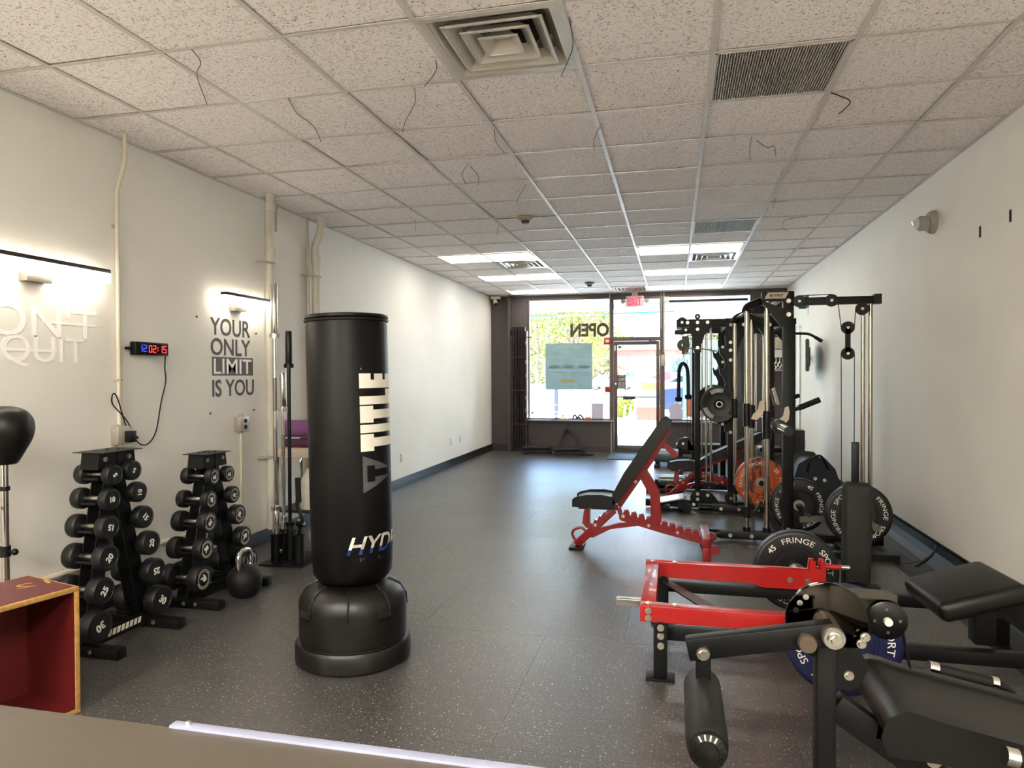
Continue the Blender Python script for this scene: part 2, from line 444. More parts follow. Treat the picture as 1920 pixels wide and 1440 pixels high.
MB().b2((XL+.024, YB-.024, ZC-.003), (XR-.024, YB, ZC+.001)).build('wall_angle', TEEM, ceil)

# ---- ceiling lights (2 x 4 ft troffers)
DIFF = emission('lit_diffuser', (1.0, .935, .83), 4.2)
DIFF_FILL = emission('added_fill_diffuser', (1.0, .935, .83), 30.0)  # only for the added panels out of view, far stronger than the others
def troffer(i, j, label, rear=False):
    x0 = gx(i) if not rear else i; y0 = gy(j) if not rear else j
    t = thing('ceiling_light', label, 'ceiling light', (x0+GX, y0+GY/2, ZC-.004), 0, 'recessed ceiling lights')
    w, d = GX-.014, GY/2-.014
    MB().b2((-w, -d, 0), (w, -d+.022, .006)).b2((-w, d-.022, 0), (w, d, .006)).b2((-w, -d, 0), (-w+.022, d, .006)).b2((w-.022, -d, 0), (w, d, .006)).build('frame', WHITEP, t)
    MB().b2((-w+.022, -d+.022, .002), (w-.022, d-.022, .005)).build('diffuser', DIFF_FILL if rear else DIFF, t)
    return t
troffer(-3, 9, 'lit ceiling panel nearest the camera on the left side')
troffer(-3, 12, 'lit ceiling panel, middle of the left row of three')
troffer(-3, 15, 'lit ceiling panel farthest back in the left row, near the dark column')
troffer(1, 9, 'lit ceiling panel nearest the camera on the right side, largest of the lit panels')
troffer(1, 12, 'lit ceiling panel, middle of the right row of three')
troffer(1, 15, 'lit ceiling panel farthest back in the right row, by the exit sign')
troffer(-2.86, -.87, 'added unseen fill panel behind the camera, front left of four', True)  # these four are added out of view to brighten the near half
troffer(-.4375, -.87, 'added unseen fill panel behind the camera, front right of four', True)
troffer(-2.86, -2.65, 'added unseen fill panel behind the camera, rear left of four', True)
troffer(-.4375, -2.65, 'added unseen fill panel behind the camera, rear right of four', True)

# ---- supply diffusers (nested square louvres)
DUCT = M('duct_metal', '#8d8a84', .22, .95)
LOUV = M('vent_cream', '#cfc8bc', .28, .25, var=.05)
def vent(i, j, label):
    t = thing('supply_vent', label, 'air vent', (gx(i)+GX/2, gy(j)+GY/2, ZC-.004), 0, 'square ceiling air vents')
    def pyr(a, za, b, zb, w=.008):
        mb = MB(); 
        A = [(-a, -a, za), (a, -a, za), (a, a, za), (-a, a, za)]; B = [(-b, -b, zb), (b, -b, zb), (b, b, zb), (-b, b, zb)]
        A2 = [(x*(1-w/a), y*(1-w/a), z+.003) for x, y, z in A]; B2 = [(x*(1-w/b), y*(1-w/b), z+.001) for x, y, z in B]
        f = []
        for k in range(4):
            l = (k+1) % 4; f += [(k, l, 4+l, 4+k), (8+k, 12+k, 12+l, 8+l), (k, 8+k, 8+l, l)]
        mb.add(A+B+A2+B2, f); return mb
    mb = MB(); a = .292; b = .262
    for s in (-1, 1):
        mb.b2((-a, s*a, 0), (a, s*b, .004)); mb.b2((s*a, -b, 0), (s*b, b, .004))
    mb.build('frame', LOUV, t)
    pyr(.262, .004, .21, .075).build('outer_throat', LOUV, t)
    for (r, r2) in ((.212, .165), (.145, .10), (.082, .04)):
        g = pyr(r, .0, r2, .045)
        for s in (-1, 1): g.b2((-r-.006, s*r-.006, -.004), (r+.006, s*r+.006, .002)); g.b2((s*r-.006, -r, -.004), (s*r+.006, r, .002))
        g.build('louvre_ring', LOUV, t)
    MB().b2((-.041, -.041, .042), (.041, .041, .048)).build('centre_plate', LOUV, t)
    MB().b2((-.21, -.21, .07), (.21, .21, .073)).build('backing', DUCT, t)
    MB().cyl((0.05, .03, .06), (0.05, .03, .0698), .12, n=20).build('duct_opening', M('dark_duct', '#1a1814', .8), t)
    return t
vent(0, 0, 'large square ceiling vent closest to the camera')
vent(-2, 10, 'square ceiling vent just behind the left front light panel')
vent(2, 10, 'square ceiling vent just behind the right front light panel')
vent(0, 15, 'small-looking square ceiling vent above the exit sign')
# ---- return grilles
GRIL = M('grille_metal', '#c2bcb1', .45, .1, var=.06)
def grille(i, j, label, n):
    t = thing('return_grille', label, 'air vent', (gx(i)+GX/2, gy(j)+GY/2, ZC-.003), 0, 'perforated return air grilles')
    a, b = GX/2-.012, GY/2-.011; mb = MB()
    mb.b2((-a, -b, -.001), (a, -b+.012, .004)).b2((-a, b-.012, -.001), (a, b, .004)).b2((-a, -b, -.001), (-a+.012, b, .004)).b2((a-.012, -b, -.001), (a, b, .004))
    mb.build('frame', TEEM, t)
    proto = None
    for k in range(n):
        x = -a+.016+(2*a-.032)*k/(n-1)
        if proto is None: proto = MB().box((0, 0, .006), (.0042, 2*b-.024, .012)).build('grille_blade', GRIL, t); o = proto
        else: o = place(None, proto, 'grille_blade', t, (0, 0, 0))
        o.location.x = x
    proto = None
    for k in range(26):
        y = -b+.02+(2*b-.04)*k/25
        if proto is None: proto = MB().box((0, 0, .011), (2*a-.024, .003, .005)).build('cross_wire', GRIL, t); o = proto
        else: o = place(None, proto, 'cross_wire', t, (0, 0, 0))
        o.location.y = y
    MB().b2((-a, -b, .03), (a, b, .034)).build('filter', M('dusty_filter', '#7d756a', .95, var=.25, scale=8), t)
grille(2, 1, 'large perforated return grille in the near right ceiling', 46)
grille(2, 7, 'smaller-looking slatted return grille farther back in the ceiling', 40)
# ---- smoke detectors
for (x, y, lb) in ((-1.341, 6.262, 'beige smoke detector under a dark gap in the mid ceiling'), (-1.312, 10.96, 'small smoke detector in the far ceiling near the exit sign')):
    t = thing('smoke_detector', lb, 'smoke detector', (x, y, ZC-.003))
    MB().lathe([(.001, 0), (.075, 0), (.078, -.012), (.06, -.022), (.045, -.03), (.001, -.03)], n=24).build('base', M('aged_white', '#b0a490', .5), t)
    MB().lathe([(.038, -.03), (.038, -.045), (.028, -.058), (.001, -.058)], n=20).build('sensor', M('dark_sensor', '#3a3630', .5), t)
    if y < 8:
        MB().b2((-.28, -.008, -.001), (.30, .008, .001)).build('dark_gap', M('gap_black', '#0c0a08', .9), t)
# ---- loose dark strands on the ceiling
STR = M('dust_strand', '#4b3f36', .9)


strands = [
 ('long dark strand crossing two tiles in the left near ceiling', [(-2.086, 2.69), (-2.148, 2.809), (-2.246, 2.932), (-2.451, 3.254)]),
 ('forked dark strand on the left ceiling, right of the longest one', [(-1.981, 3.281), (-2.026, 3.475), (-2.049, 3.679), (-2.15, 3.938)]),
 ('dark strand along the right edge of the near square vent', [(-.428, 2.811), (-.433, 3.042), (-.472, 3.191), (-.53, 3.352)]),
 ('crooked dark strand off the left edge of the near square vent', [(-1.082, 3.042), (-1.102, 3.151), (-1.228, 3.308)]),
 ('S-shaped dark strand one tile left of the near square vent', [(-1.272, 3.31), (-1.347, 3.488), (-1.507, 3.726), (-1.58, 3.904)]),
 ('short dark strand beside the runner behind the near square vent', [(-1.047, 3.989), (-1.086, 4.201), (-1.093, 4.411)]),
 ('left one of a pair of dark strands on a central tile', [(-1.383, 4.573), (-1.49, 4.805), (-1.557, 5.075)]),
 ('right one of a pair of dark strands on a central tile', [(-1.383, 4.635), (-1.388, 4.899), (-1.454, 5.101)]),
 ('dark strand just in front of the beige smoke detector', [(-1.102, 5.189), (-1.249, 5.559), (-1.316, 5.818)]),
 ('thin strand beside the bright runner in mid ceiling', [(-.415, 4.082), (-.481, 4.3), (-.503, 4.502)]),
 ('thick curled wire hanging off the corner of the large return grille', [(.781, 3.881), (.858, 3.942), (.912, 4.042), (.889, 4.207)]),
 ('left branch of the dark strand behind the large return grille', [(.47, 4.486), (.461, 4.687), (.497, 4.979)]),
 ('right branch of the dark strand behind the large return grille', [(.487, 4.559), (.585, 4.718), (.621, 4.695), (.658, 4.902)]),
 ('short strand over a runner on the right side of the ceiling', [(.803, 6.074), (.836, 6.457)]),
 ('hook-shaped strand on the ceiling right of the small return grille', [(1.201, 6.864), (1.026, 6.931), (1.045, 7.296), (1.125, 7.498)]),
 ('short strand on the far left part of the ceiling', [(-2.343, 6.079), (-2.543, 6.565)]),
 ('short strand left of the beige smoke detector', [(-1.653, 6.488), (-1.805, 6.97)])]
for k, (lb, p) in enumerate(strands):
    q = [(a+random.uniform(-.012, .012), b, ZC-.0055) for a, b in p]
    o = MB().tube(bez(q, 5), .0032 if 'wire' in lb else .0019, 5).build('dust_strand', STR); tag(o, lb, 'strand', 'dark strands on the ceiling')

# =================================================================== LEFT WALL
# ---- LED bar lamps
def wall_lamp(y0, y1, yb, label):
    yc = (y0+y1)/2; t = thing('wall_lamp', label, 'wall lamp', (XL, yc, 1.97), 0, 'LED bar lamps on the left wall'); h = (y1-y0)/2
    MB().b2((.052, -h, .028), (.108, h, .050)).build('top_rail', M('lamp_anthracite', '#3a3230', .35, .5), t, bevel=.002)
    o = MB().b2((.053, -h-.006, -.03), (.107, h+.006, .028)).build('light_bar', emission('lamp_glow', (1.0, .90, .75), 6.5) if 'lamp_glow' not in MATS else MATS['lamp_glow'], t, bevel=.008)
    MB().b2((0, yb-yc-.075, -.075), (.055, yb-yc+.075, -.022)).b2((.02, yb-yc-.03, -.03), (.08, yb-yc+.03, -.028)).build('mount_box', M('lamp_brushed', '#8d8378', .4, .6), t, bevel=.004)
wall_lamp(2.30, 3.42, 3.0, 'glowing LED bar lamp above the white wall lettering at the left edge')
wall_lamp(4.50, 5.15, 4.75, 'shorter-looking glowing LED bar lamp above the dark wall lettering')
wall_lamp(.36, 1.48, .92, 'added unseen LED bar for fill light on the left wall beside the counter')  # this bar and the next are added out of view as fill light
wall_lamp(-1.6, -.48, -1.04, 'added unseen LED bar for fill light on the left wall behind the camera')
# ---- wall lettering
EX = Vector((0, 1, 0)); EZ = Vector((0, 0, 1))
def wallword(s, parent, y0, y1, zt, zb, mat, bold, name='word'):
    return letter(s, name, mat, parent, (XL+.0012, (y0+y1)/2, (zt+zb)/2), EX, EZ, y1-y0, zt-zb, bold, depth=.001)
WSIGN = M('white_vinyl', '#fdf9f6', .45, var=.02); DSIGN = M('charcoal_vinyl', '#3d3a38', .5, var=.03)
t = thing('wall_lettering', "white vinyl lettering DON'T QUIT under the left wall lamp", 'wall lettering', (XL, 2.8, 1.45))
wallword("DON'T", t, 2.55, 3.42, 1.785, 1.605, WSIGN, .006); wallword('QUIT', t, 2.825, 3.335, 1.615, 1.445, WSIGN, .006)
MB().b2((XL, 3.06, 1.685), (XL+.002, 3.42, 1.697)).b2((XL, 2.845, 1.528), (XL+.002, 3.15, 1.540)).build('strike_line', WSIGN, t, world=True)
t = thing('wall_lettering', 'charcoal lettering YOUR ONLY LIMIT IS YOU under the second wall lamp', 'wall lettering', (XL, 4.45, 1.24))
wallword('YOUR', t, 4.45, 4.94, 1.832, 1.700, DSIGN, .012)
wallword('ONLY', t, 4.455, 4.94, 1.680, 1.550, DSIGN, .012)
MB().b2((XL, 4.468, 1.398), (XL+.001, 4.975, 1.538)).build('word_panel', M('slate_vinyl', '#55534f', .5), t, world=True)
letter('LIMIT', 'word', WSIGN, t, (XL+.0025, 4.72, 1.468), EX, EZ, .47, .115, .008)
wallword('IS YOU', t, 4.468, 4.985, 1.368, 1.240, DSIGN, .012)
# ---- interval timer
t = thing('interval_timer', 'black digital interval timer reading 12 02 15 with red and blue digits', 'timer', (XL, 3.81, 1.53))
MB().b2((XL+.012, 3.665, 1.528), (XL+.055, 3.953, 1.612)).build('case', BLKS, t, bevel=.004, world=True)
MB().b2((XL+.0555, 3.685, 1.536), (XL+.0562, 3.945, 1.604)).build('screen', M('timer_screen', '#0b0a0d', .15), t, world=True)
MB().b2((XL+.005, 3.63, 1.562), (XL+.03, 3.668, 1.578)).build('wall_hook', BLKM, t, world=True)
SEG = {'0': 'abcdef', '1': 'bc', '2': 'abged', '5': 'afgcd'}
def digit(mb, ch, y, z, w, h, x):
    th = w*.17
    for s in SEG[ch]:
        a, b = {'a': ((y, z+h-th), (y+w, z+h)), 'g': ((y, z+h/2-th/2), (y+w, z+h/2+th/2)), 'd': ((y, z), (y+w, z+th)),
                'f': ((y, z+h/2), (y+th, z+h)), 'e': ((y, z), (y+th, z+h/2)), 'b': ((y+w-th, z+h/2), (y+w, z+h)), 'c': ((y+w-th, z), (y+w, z+h/2))}[s]
        mb.b2((x, a[0], a[1]), (x+.001, b[0], b[1]))
    return mb
rd = MB(); digit(rd, '0', 3.775, 1.547, .026, .046, XL+.0565); digit(rd, '2', 3.811, 1.547, .026, .046, XL+.0565)
digit(rd, '1', 3.868, 1.547, .026, .046, XL+.0565); digit(rd, '5', 3.904, 1.547, .026, .046, XL+.0565)
rd.b2((XL+.0565, 3.851, 1.558), (XL+.0575, 3.857, 1.564)).b2((XL+.0565, 3.851, 1.575), (XL+.0575, 3.857, 1.581))
rd.build('red_digits', emission('red_led', (1.0, .045, .035), 1.3), t, world=True)
bd = MB(); digit(bd, '1', 3.690, 1.550, .028, .044, XL+.0565); digit(bd, '2', 3.728, 1.550, .028, .044, XL+.0565)
bd.build('blue_digits', emission('blue_led', (.03, .05, 1.0), 1.3), t, world=True)
MB().tube(bez([(XL+.03, 3.953, 1.54), (XL+.01, 3.97, 1.45), (XL+.012, 3.975, 1.36), (XL+.012, 3.93, 1.22), (XL+.012, 3.88, 1.03), (XL+.012, 3.80, .955), (XL+.015, 3.72, .975), (XL+.05, 3.63, 1.06), (XL+.05, 3.585, 1.13), (XL+.02, 3.52, 1.22), (XL+.03, 3.50, 1.27), (XL+.035, 3.515, 1.29), (XL+.04, 3.54, 1.24), (XL+.05, 3.59, 1.08), (XL+.06, 3.64, 1.0)], 6), .004, 6).build('power_cord', BLKM, t, world=True)
# ---- conduits
t = thing('conduit_pipe', 'thin cream electrical conduit left of the digital timer', 'conduit', (XL, 3.565, 1.08))
MB().tube(bez([(XL+.10, 3.545, ZC+.03), (XL+.10, 3.545, 2.74), (XL+.085, 3.55, 2.66), (XL+.03, 3.56, 2.54), (XL+.022, 3.562, 2.44)], 6)+[(XL+.022, 3.563, 1.10)], .013, 10).build('tube', M('cream_conduit', '#cfc7b4', .5, var=.05), t, world=True)
MB().b2((XL, 3.545, 1.365), (XL+.03, 3.585, 1.378)).b2((XL, 3.54, 2.3), (XL+.012, 3.59, 2.315)).build('strap', GALV, t, world=True)
def outlet_box(loc, label, plug):
    y, z = loc; t = thing('outlet_box', label, 'outlet', (XL, y, z))
    MB().b2((0, -.058, -.058), (.052, .058, .058)).build('box', M('galv_box', '#a7a195', .45, .4), t, bevel=.006)
    MB().b2((.052, -.056, -.056), (.056, .056, .056)).build('cover_plate', M('box_cover', '#bdb8ac', .4, .4), t, bevel=.003)
    if not plug:
        for dz in (-.024, .024): MB().lathe([(.001, .062), (.016, .062), (.017, .055)], (0, 0.01, dz), 'x', 16).build('socket', BLKM, t)
    else:
        MB().b2((.056, -.01, -.045), (.105, .035, .025)).b2((.06, .035, -.03), (.085, .075, -.012)).build('plug_adapter', BLKS, t, bevel=.004)
    MB().cyl((.02, 0, .058), (.02, 0, .075), .016).cyl((.02, 0, -.075), (.02, 0, -.058), .016).build('connector', GALV, t)
outlet_box((3.575, 1.035), 'grey metal outlet box with a black plug adapter above the left dumbbell rack', True)
outlet_box((4.78, 1.02), 'grey metal outlet box with two sockets above the second dumbbell rack', False)
t = thing('conduit_pipe', 'thin cream conduit running down from the second outlet box', 'conduit', (XL, 4.78, .1))
MB().tube([(XL+.02, 4.78, .947), (XL+.02, 4.785, .6), (XL+.03, 4.76, .12)], .011, 8).build('tube', MATS['cream_conduit'], t, world=True)
t = thing('conduit_pipe', 'white horizontal pipe low on the wall between the two dumbbell racks', 'conduit', (XL, 3.4, .30))
MB().tube([(XL+.022, 3.0, .30), (XL+.022, 4.55, .285)], .017, 8).build('tube', MATS['cream_conduit'], t, world=True)
t = thing('drain_pipe', 'thick beige drain pipe with an offset bend beside the tall chrome barbell', 'pipe', (XL, 5.24, .1))
MB().tube(bez([(XL+.16, 4.99, ZC+.05), (XL+.16, 4.99, 2.78), (XL+.13, 5.02, 2.68), (XL+.07, 5.12, 2.55), (XL+.06, 5.14, 2.45)], 5)+[(XL+.06, 5.14, .12)], .037, 14).build('tube', M('beige_pipe', '#cfc9bb', .5, var=.06), t, world=True)
MB().cyl((XL+.06, 5.14, 2.40), (XL+.06, 5.14, 2.46), .043).cyl((XL+.16, 4.99, 2.72), (XL+.16, 4.99, 2.78), .043).build('coupling', MATS['beige_pipe'], t, world=True)
MB().tube([(XL, 5.03, 2.33), (XL+.06, 5.05, 2.33), (XL+.10, 5.14, 2.33), (XL+.06, 5.185, 2.33)], .008, 6).build('bracket', GALV, t, world=True)
MB().tube([(XL, 5.03, .72), (XL+.10, 5.14, .72)], .014, 6).build('bracket', GALV, t, world=True)
t = thing('drain_pipe', 'thick beige drain pipe with an offset bend behind the punching bag', 'pipe', (XL, 6.0, .1))
MB().tube(bez([(XL+.15, 5.83, ZC+.05), (XL+.15, 5.83, 2.80), (XL+.13, 5.85, 2.72), (XL+.06, 5.89, 2.60), (XL+.055, 5.90, 2.5)], 5)+[(XL+.055, 5.90, .12)], .037, 14).build('tube', MATS['beige_pipe'], t, world=True)
MB().cyl((XL+.055, 5.90, 2.45), (XL+.055, 5.90, 2.51), .043).build('coupling', MATS['beige_pipe'], t, world=True)
MB().tube([(XL, 5.72, 2.32), (XL+.1, 5.8, 2.32), (XL+.1, 5.92, 2.32)], .008, 6).build('bracket', GALV, t, world=True)
t = thing('conduit_pipe', 'slim grey pipe running beside the farther drain pipe', 'conduit', (XL, 5.80, .1))
MB().tube([(XL+.03, 5.80, ZC), (XL+.03, 5.80, .12)], .014, 8).build('tube', GALV, t, world=True)
t = thing('conduit_pipe', 'short thin pipe at the ceiling beside the nearer drain pipe', 'conduit', (XL, 5.26, 2.6))
MB().tube([(XL+.04, 5.27, ZC), (XL+.04, 5.26, 2.62)], .010, 8).build('tube', GALV, t, world=True)
# ---- wall outlets
def wall_plate(x, y, z, sx, label, ax='x'):
    t = thing('wall_outlet', label, 'outlet', (x, y, z))
    MB().b2((0, -.035, -.057), (sx*.006, .035, .057)).build('plate', WHITEP, t, bevel=.002)
    for dz in (-.022, .022): MB().b2((sx*.006, -.016, dz-.014), (sx*.0085, .016, dz+.014)).build('socket', LTGREY, t)
wall_plate(XL, 8.08, .37, 1, 'white wall outlet just right of the punching bag')
wall_plate(XL, 10.05, .39, 1, 'white wall outlet on the far left wall, left of a pair')
wall_plate(XL, 10.52, .385, 1, 'white wall outlet on the far left wall, right of a pair')
wall_plate(XR, 8.0, .378, -1, 'white wall outlet on the right wall behind the cable rods')
wall_plate(XR, 10.75, .385, -1, 'white wall outlet with a black plug on the far right wall')
o = MB().tube(bez([(XR-.01, 10.75, .39), (XR-.10, 10.70, .40), (XR-.22, 10.5, .34), (XR-.28, 10.3, .22)], 6), .008, 6).build('power_cord', BLKM); tag(o, 'black power cord plugged into the far right wall outlet', 'cord')
# small screws and patches on the walls
for (y, z, lb) in ((4.44, 1.12, 'dark screw anchor below the word IS'), (4.98, 1.12, 'dark screw anchor below the word YOU'), (4.30, 1.82, 'dark screw anchor left of the word YOUR'), (5.02, 1.74, 'dark screw anchor right of the word YOUR')):
    o = MB().cyl((XL, y, z), (XL+.008, y, z), .007, n=8).build('screw_anchor', M('dark_screw', '#4a3d30', .5, .5)); tag(o, lb, 'screw', 'screw anchors on the left wall')
SLOT = M('slot_black', '#14110d', .8)
for (y, z, lb) in ((4.861, 2.271, 'black keyhole slot on the right wall near the emergency light'), (4.462, 2.281, 'black keyhole slot on the right wall at the right edge')):
    o = MB().b2((XR-.003, y-.012, z-.033), (XR+.0005, y+.012, z+.033)).cyl((XR-.003, y, z+.033), (XR+.0005, y, z+.033), .006, n=8).build('wall_slot', SLOT); tag(o, lb, 'slot', 'slots on the right wall')
# ---- emergency lamp on the right wall
t = thing('emergency_light', 'beige emergency lamp head high on the right wall', 'emergency light', (XR, 5.643, 2.50))
EML = M('aged_beige', '#9c978c', .45, var=.06)
MB().lathe([(.001, 0), (.085, 0), (.085, -.02), (.07, -.045), (.001, -.05)], axis='x', n=24).build('base', EML, t)
MB().lathe([(.001, .0), (.05, -.005), (.055, -.06), (.04, -.075), (.001, -.075)], (-.045, -.02, -.01), 'x', n=20).build('lamp_head', EML, t)
MB().lathe([(.001, -.077), (.043, -.077), (.043, -.074)], (-.045, -.02, -.01), 'x', n=20).build('lens', LTGREY, t)
MB().prism([(-.02, -.02), (-.13, -.01), (-.14, .02), (-.03, .05)], 'y', .02, .05).build('side_cover', M('white_gloss', '#e4ded0', .2), t)

# =================================================================== SHOP FRONT
FR = M('bronze_aluminium', '#5b514e', .35, .45, var=.05)
FRL = M('light_mullion', '#aaa8a6', .35, .5)
def frame(mb, x0, x1, z0, z1, w=.045, y0=YB+.03, y1=YB+.09):
    mb.b2((x0, y0, z0), (x0+w, y1, z1)).b2((x1-w, y0, z0), (x1, y1, z1)).b2((x0+w, y0, z0), (x1-w, y1, z0+w)).b2((x0+w, y0, z1-w), (x1-w, y1, z1)); return mb
w1 = struct(frame(MB(), -2.64, -1.115, .575, 2.79, .03).build('window_1', FR), 'tall shop window left of the glass door')
MB().b2((-2.61, YB+.055, .605), (-1.145, YB+.062, 2.76)).build('glass_pane', GLASS, w1)
MB().b2((-2.66, YB-.09, .555), (-1.075, YB+.05, .583)).build('window_sill', M('sill_grey', '#8b8c93', .3, .2), w1, bevel=.004)
MB().b2((-1.115, YB-.02, 0), (-1.10, YB+.0, .56)).build('corner_trim', FRL, w1)
w2 = struct(frame(MB(), -.205, 1.30, .575, 2.79, .035).build('window_2', FR), 'tall shop window right of the glass door')
MB().b2((-.17, YB+.055, .605), (1.265, YB+.062, 2.755)).build('glass_pane', GLASS, w2)
MB().b2((-.235, YB-.09, .555), (1.32, YB+.05, .583)).build('window_sill', MATS['sill_grey'], w2, bevel=.004)
MB().b2((-.10, YB-.04, 2.66), (1.22, YB-.005, 2.70)).build('blind_rail', BLKM, w2)
MB().b2((-.19, YB-.07, 2.66), (-.09, YB-.002, 2.76)).build('blind_bracket', LTGREY, w2, bevel=.01)
# door with transom
d1 = frame(MB(), -1.115, -.205, .0, 2.79, .05)
d1.b2((-1.065, YB+.03, 2.0), (-.255, YB+.09, 2.07))
d1 = struct(d1.build('door_1', FR), 'glass entrance door with a clear transom and dark bronze frame')
MB().b2((-1.065, YB+.055, 2.07), (-.255, YB+.062, 2.74)).build('transom_pane', GLASS, d1)
leaf = MB(); leaf.b2((-1.062, YB+.035, .01), (-1.0, YB+.08, 1.995)).b2((-.32, YB+.035, .01), (-.258, YB+.08, 1.995)).b2((-1.0, YB+.035, .01), (-.32, YB+.08, .13)).b2((-1.0, YB+.035, 1.93), (-.32, YB+.08, 1.995))
leaf = leaf.build('door_leaf', FR, d1, bevel=.003)
MB().b2((-1.0, YB+.055, .13), (-.32, YB+.061, 1.93)).build('glass_pane', GLASS, leaf)
MB().tube([(-1.03, YB+.03, 1.0), (-1.03, YB-.01, 1.0), (-.29, YB-.01, 1.0), (-.29, YB+.03, 1.0)], .009, 8).build('push_bar', M('push_bar_alu', '#6f7d7c', .3, .6), leaf)
MB().b2((-.90, YB+.02, .955), (-.68, YB+.054, 1.02)).build('letter_plate', M('brass_dark', '#4a352e', .4, .4), leaf)
MB().cyl((-1.03, YB+.02, 1.235), (-1.03, YB+.036, 1.235), .018).build('lock_cylinder', CHROME, leaf)
MB().b2((-.72, YB-.02, 2.005), (-.42, YB+.03, 2.045)).build('closer_body', M('closer_grey', '#4a4d55', .35, .5), d1, bevel=.004)
MB().tube([(-.44, YB, 2.0), (-.30, YB-.02, 1.985), (-.55, YB+.03, 1.97)], .008, 6).build('closer_arm', CHROME, d1)
MB().tube([(-.185, YB-.012, ZC), (-.185, YB-.012, 1.78)], .012, 8).tube([(-.23, YB-.012, ZC), (-.23, YB-.012, 2.2)], .007, 8).build('cable_conduit', FRL, d1)
MB().b2((-.235, YB-.05, 1.55), (-.155, YB-.005, 1.75)).build('junction_box', M('box_ivory', '#b9b0a0', .45), d1, bevel=.006)
MB().tube([(-1.13, YB-.012, ZC), (-1.13, YB-.012, .58)], .008, 8).build('cable_conduit', FRL, d1)
# stickers on the door
t = thing('hours_sticker', 'small dark blue opening hours sticker on the door glass', 'sticker', (-.93, YB+.05, 1.27))
MB().b2((-.075, 0, -.12), (.075, .003, .12)).build('card', M('sticker_navy', '#2b3050', .5), t)
MB().b2((-.06, -.001, -.11), (-.005, 0, .0)).b2((.005, -.001, -.11), (.06, 0, .0)).b2((-.06, -.001, .085), (.06, 0, .10)).b2((-.06, -.001, .015), (.06, 0, .03)).build('print', M('sticker_print', '#9a8f96', .5), t)
letter('CLOSED', 'print', WPRINT, t, (-.93, YB+.0485, 1.32), (1, 0, 0), (0, 0, 1), .12, .035, .01)
o = MB().b2((-.99, YB+.05, 1.865), (-.925, YB+.053, 1.915)).build('door_sticker', M('sticker_teal', '#5f7f80', .5)); tag(o, 'tiny teal sticker at the top of the door glass', 'sticker')
o = MB().b2((-1.055, YB+.02, 1.83), (-1.025, YB+.034, 1.92)).build('door_sensor', WHITEP, bevel=.004); tag(o, 'white alarm contact on the door frame top left', 'sensor')
# exit sign
t = thing('exit_sign', 'red and white EXIT sign with two emergency lamp heads', 'exit sign', (-.68, YB-.12, 2.69))
MB().b2((-.155, -.03, -.10), (.155, .03, .09)).build('housing', M('exit_white', '#d6cfcb', .4), t, bevel=.006)
letter('EXIT', 'lettering', emission('exit_red', (1.0, .03, .06), 1.6), t, (-.68, YB-.152, 2.685), (1, 0, 0), (0, 0, 1), .235, .145, .025)
MB().b2((-.05, -.025, .09), (.05, .025, .165)).build('canopy', LTGREY, t)
for s in (-1, 1):
    h = MB().lathe([(.001, -.03), (.04, -.03), (.045, 0), (.03, .04), (.001, .045)], (s*.205, 0, 0), 'y', 18).build('lamp_head', M('lamp_grey', '#9d9994', .4), t)
    MB().tube([(s*.155, 0, .0), (s*.18, 0, .0)], .012).build('lamp_arm', LTGREY, h)
# alarm boxes
for (z, x, s, lb) in ((2.0, -1.17, .062, 'red fire alarm strobe beside the door top'), (1.135, -1.165, .05, 'red fire alarm pull station beside the door at waist height')):
    t = thing('fire_alarm', lb, 'fire alarm', (x, YB-.005, z))
    MB().b2((-s, -.045, -s), (s, 0, s)).build('housing', BRASSR, t, bevel=.006)
    MB().b2((-s*.5, -.048, -s*.4), (s*.5, -.045, s*.4)).build('face', WHITEP if z > 1.5 else M('alarm_dark', '#7d1318', .4), t)
# security camera
t = thing('security_camera', 'small white security camera in the far left ceiling corner', 'camera', (-3.2, YB-.12, 2.80))
MB().b2((-.10, -.05, .0), (.08, .05, .05)).build('mount', WHITEP, t, bevel=.006)
MB().cyl((-.03, 0, -.01), (-.0, -.04, -.09), .035).build('body', WHITEP, t); MB().cyl((.0, -.04, -.09), (.006, -.047, -.1), .028).build('lens', BLKS, t)
# folded security gate
t = thing('folding_gate', 'folded dark brown security gate standing against the left column', 'gate', (-2.77, YB-.10, 0))
GATE = M('gate_brown', '#3a2f32', .38, .2, var=.06)
sl = None
for k in range(9):
    if sl is None: sl = MB().b2((-.004, -.06, .06), (.004, .06, 2.28)).build('gate_slat', GATE, t); o = sl
    else: o = place(None, sl, 'gate_slat', t, (0, 0, 0))
    o.location.x = -.12+.029*k
MB().b2((-.155, -.03, .02), (-.13, .03, 2.12)).build('gate_post', GATE, t)
MB().b2((.125, -.07, .06), (.15, .07, 2.20)).build('gate_post', GATE, t)
for z in (.5, 1.12, 1.72): MB().b2((-.125, -.068, z), (.125, -.06, z+.006)).build('cross_strap', M('gate_edge', '#5b5054', .4), t)
for z in (.72, .95, 1.35, 1.6, 1.95): MB().b2((.13, -.078, z), (.14, -.07, z+.07)).build('rivet_plate', CHROME, t)
MB().b2((.15, -.02, 2.08), (.23, .0, 2.095)).build('latch', BLKM, t)
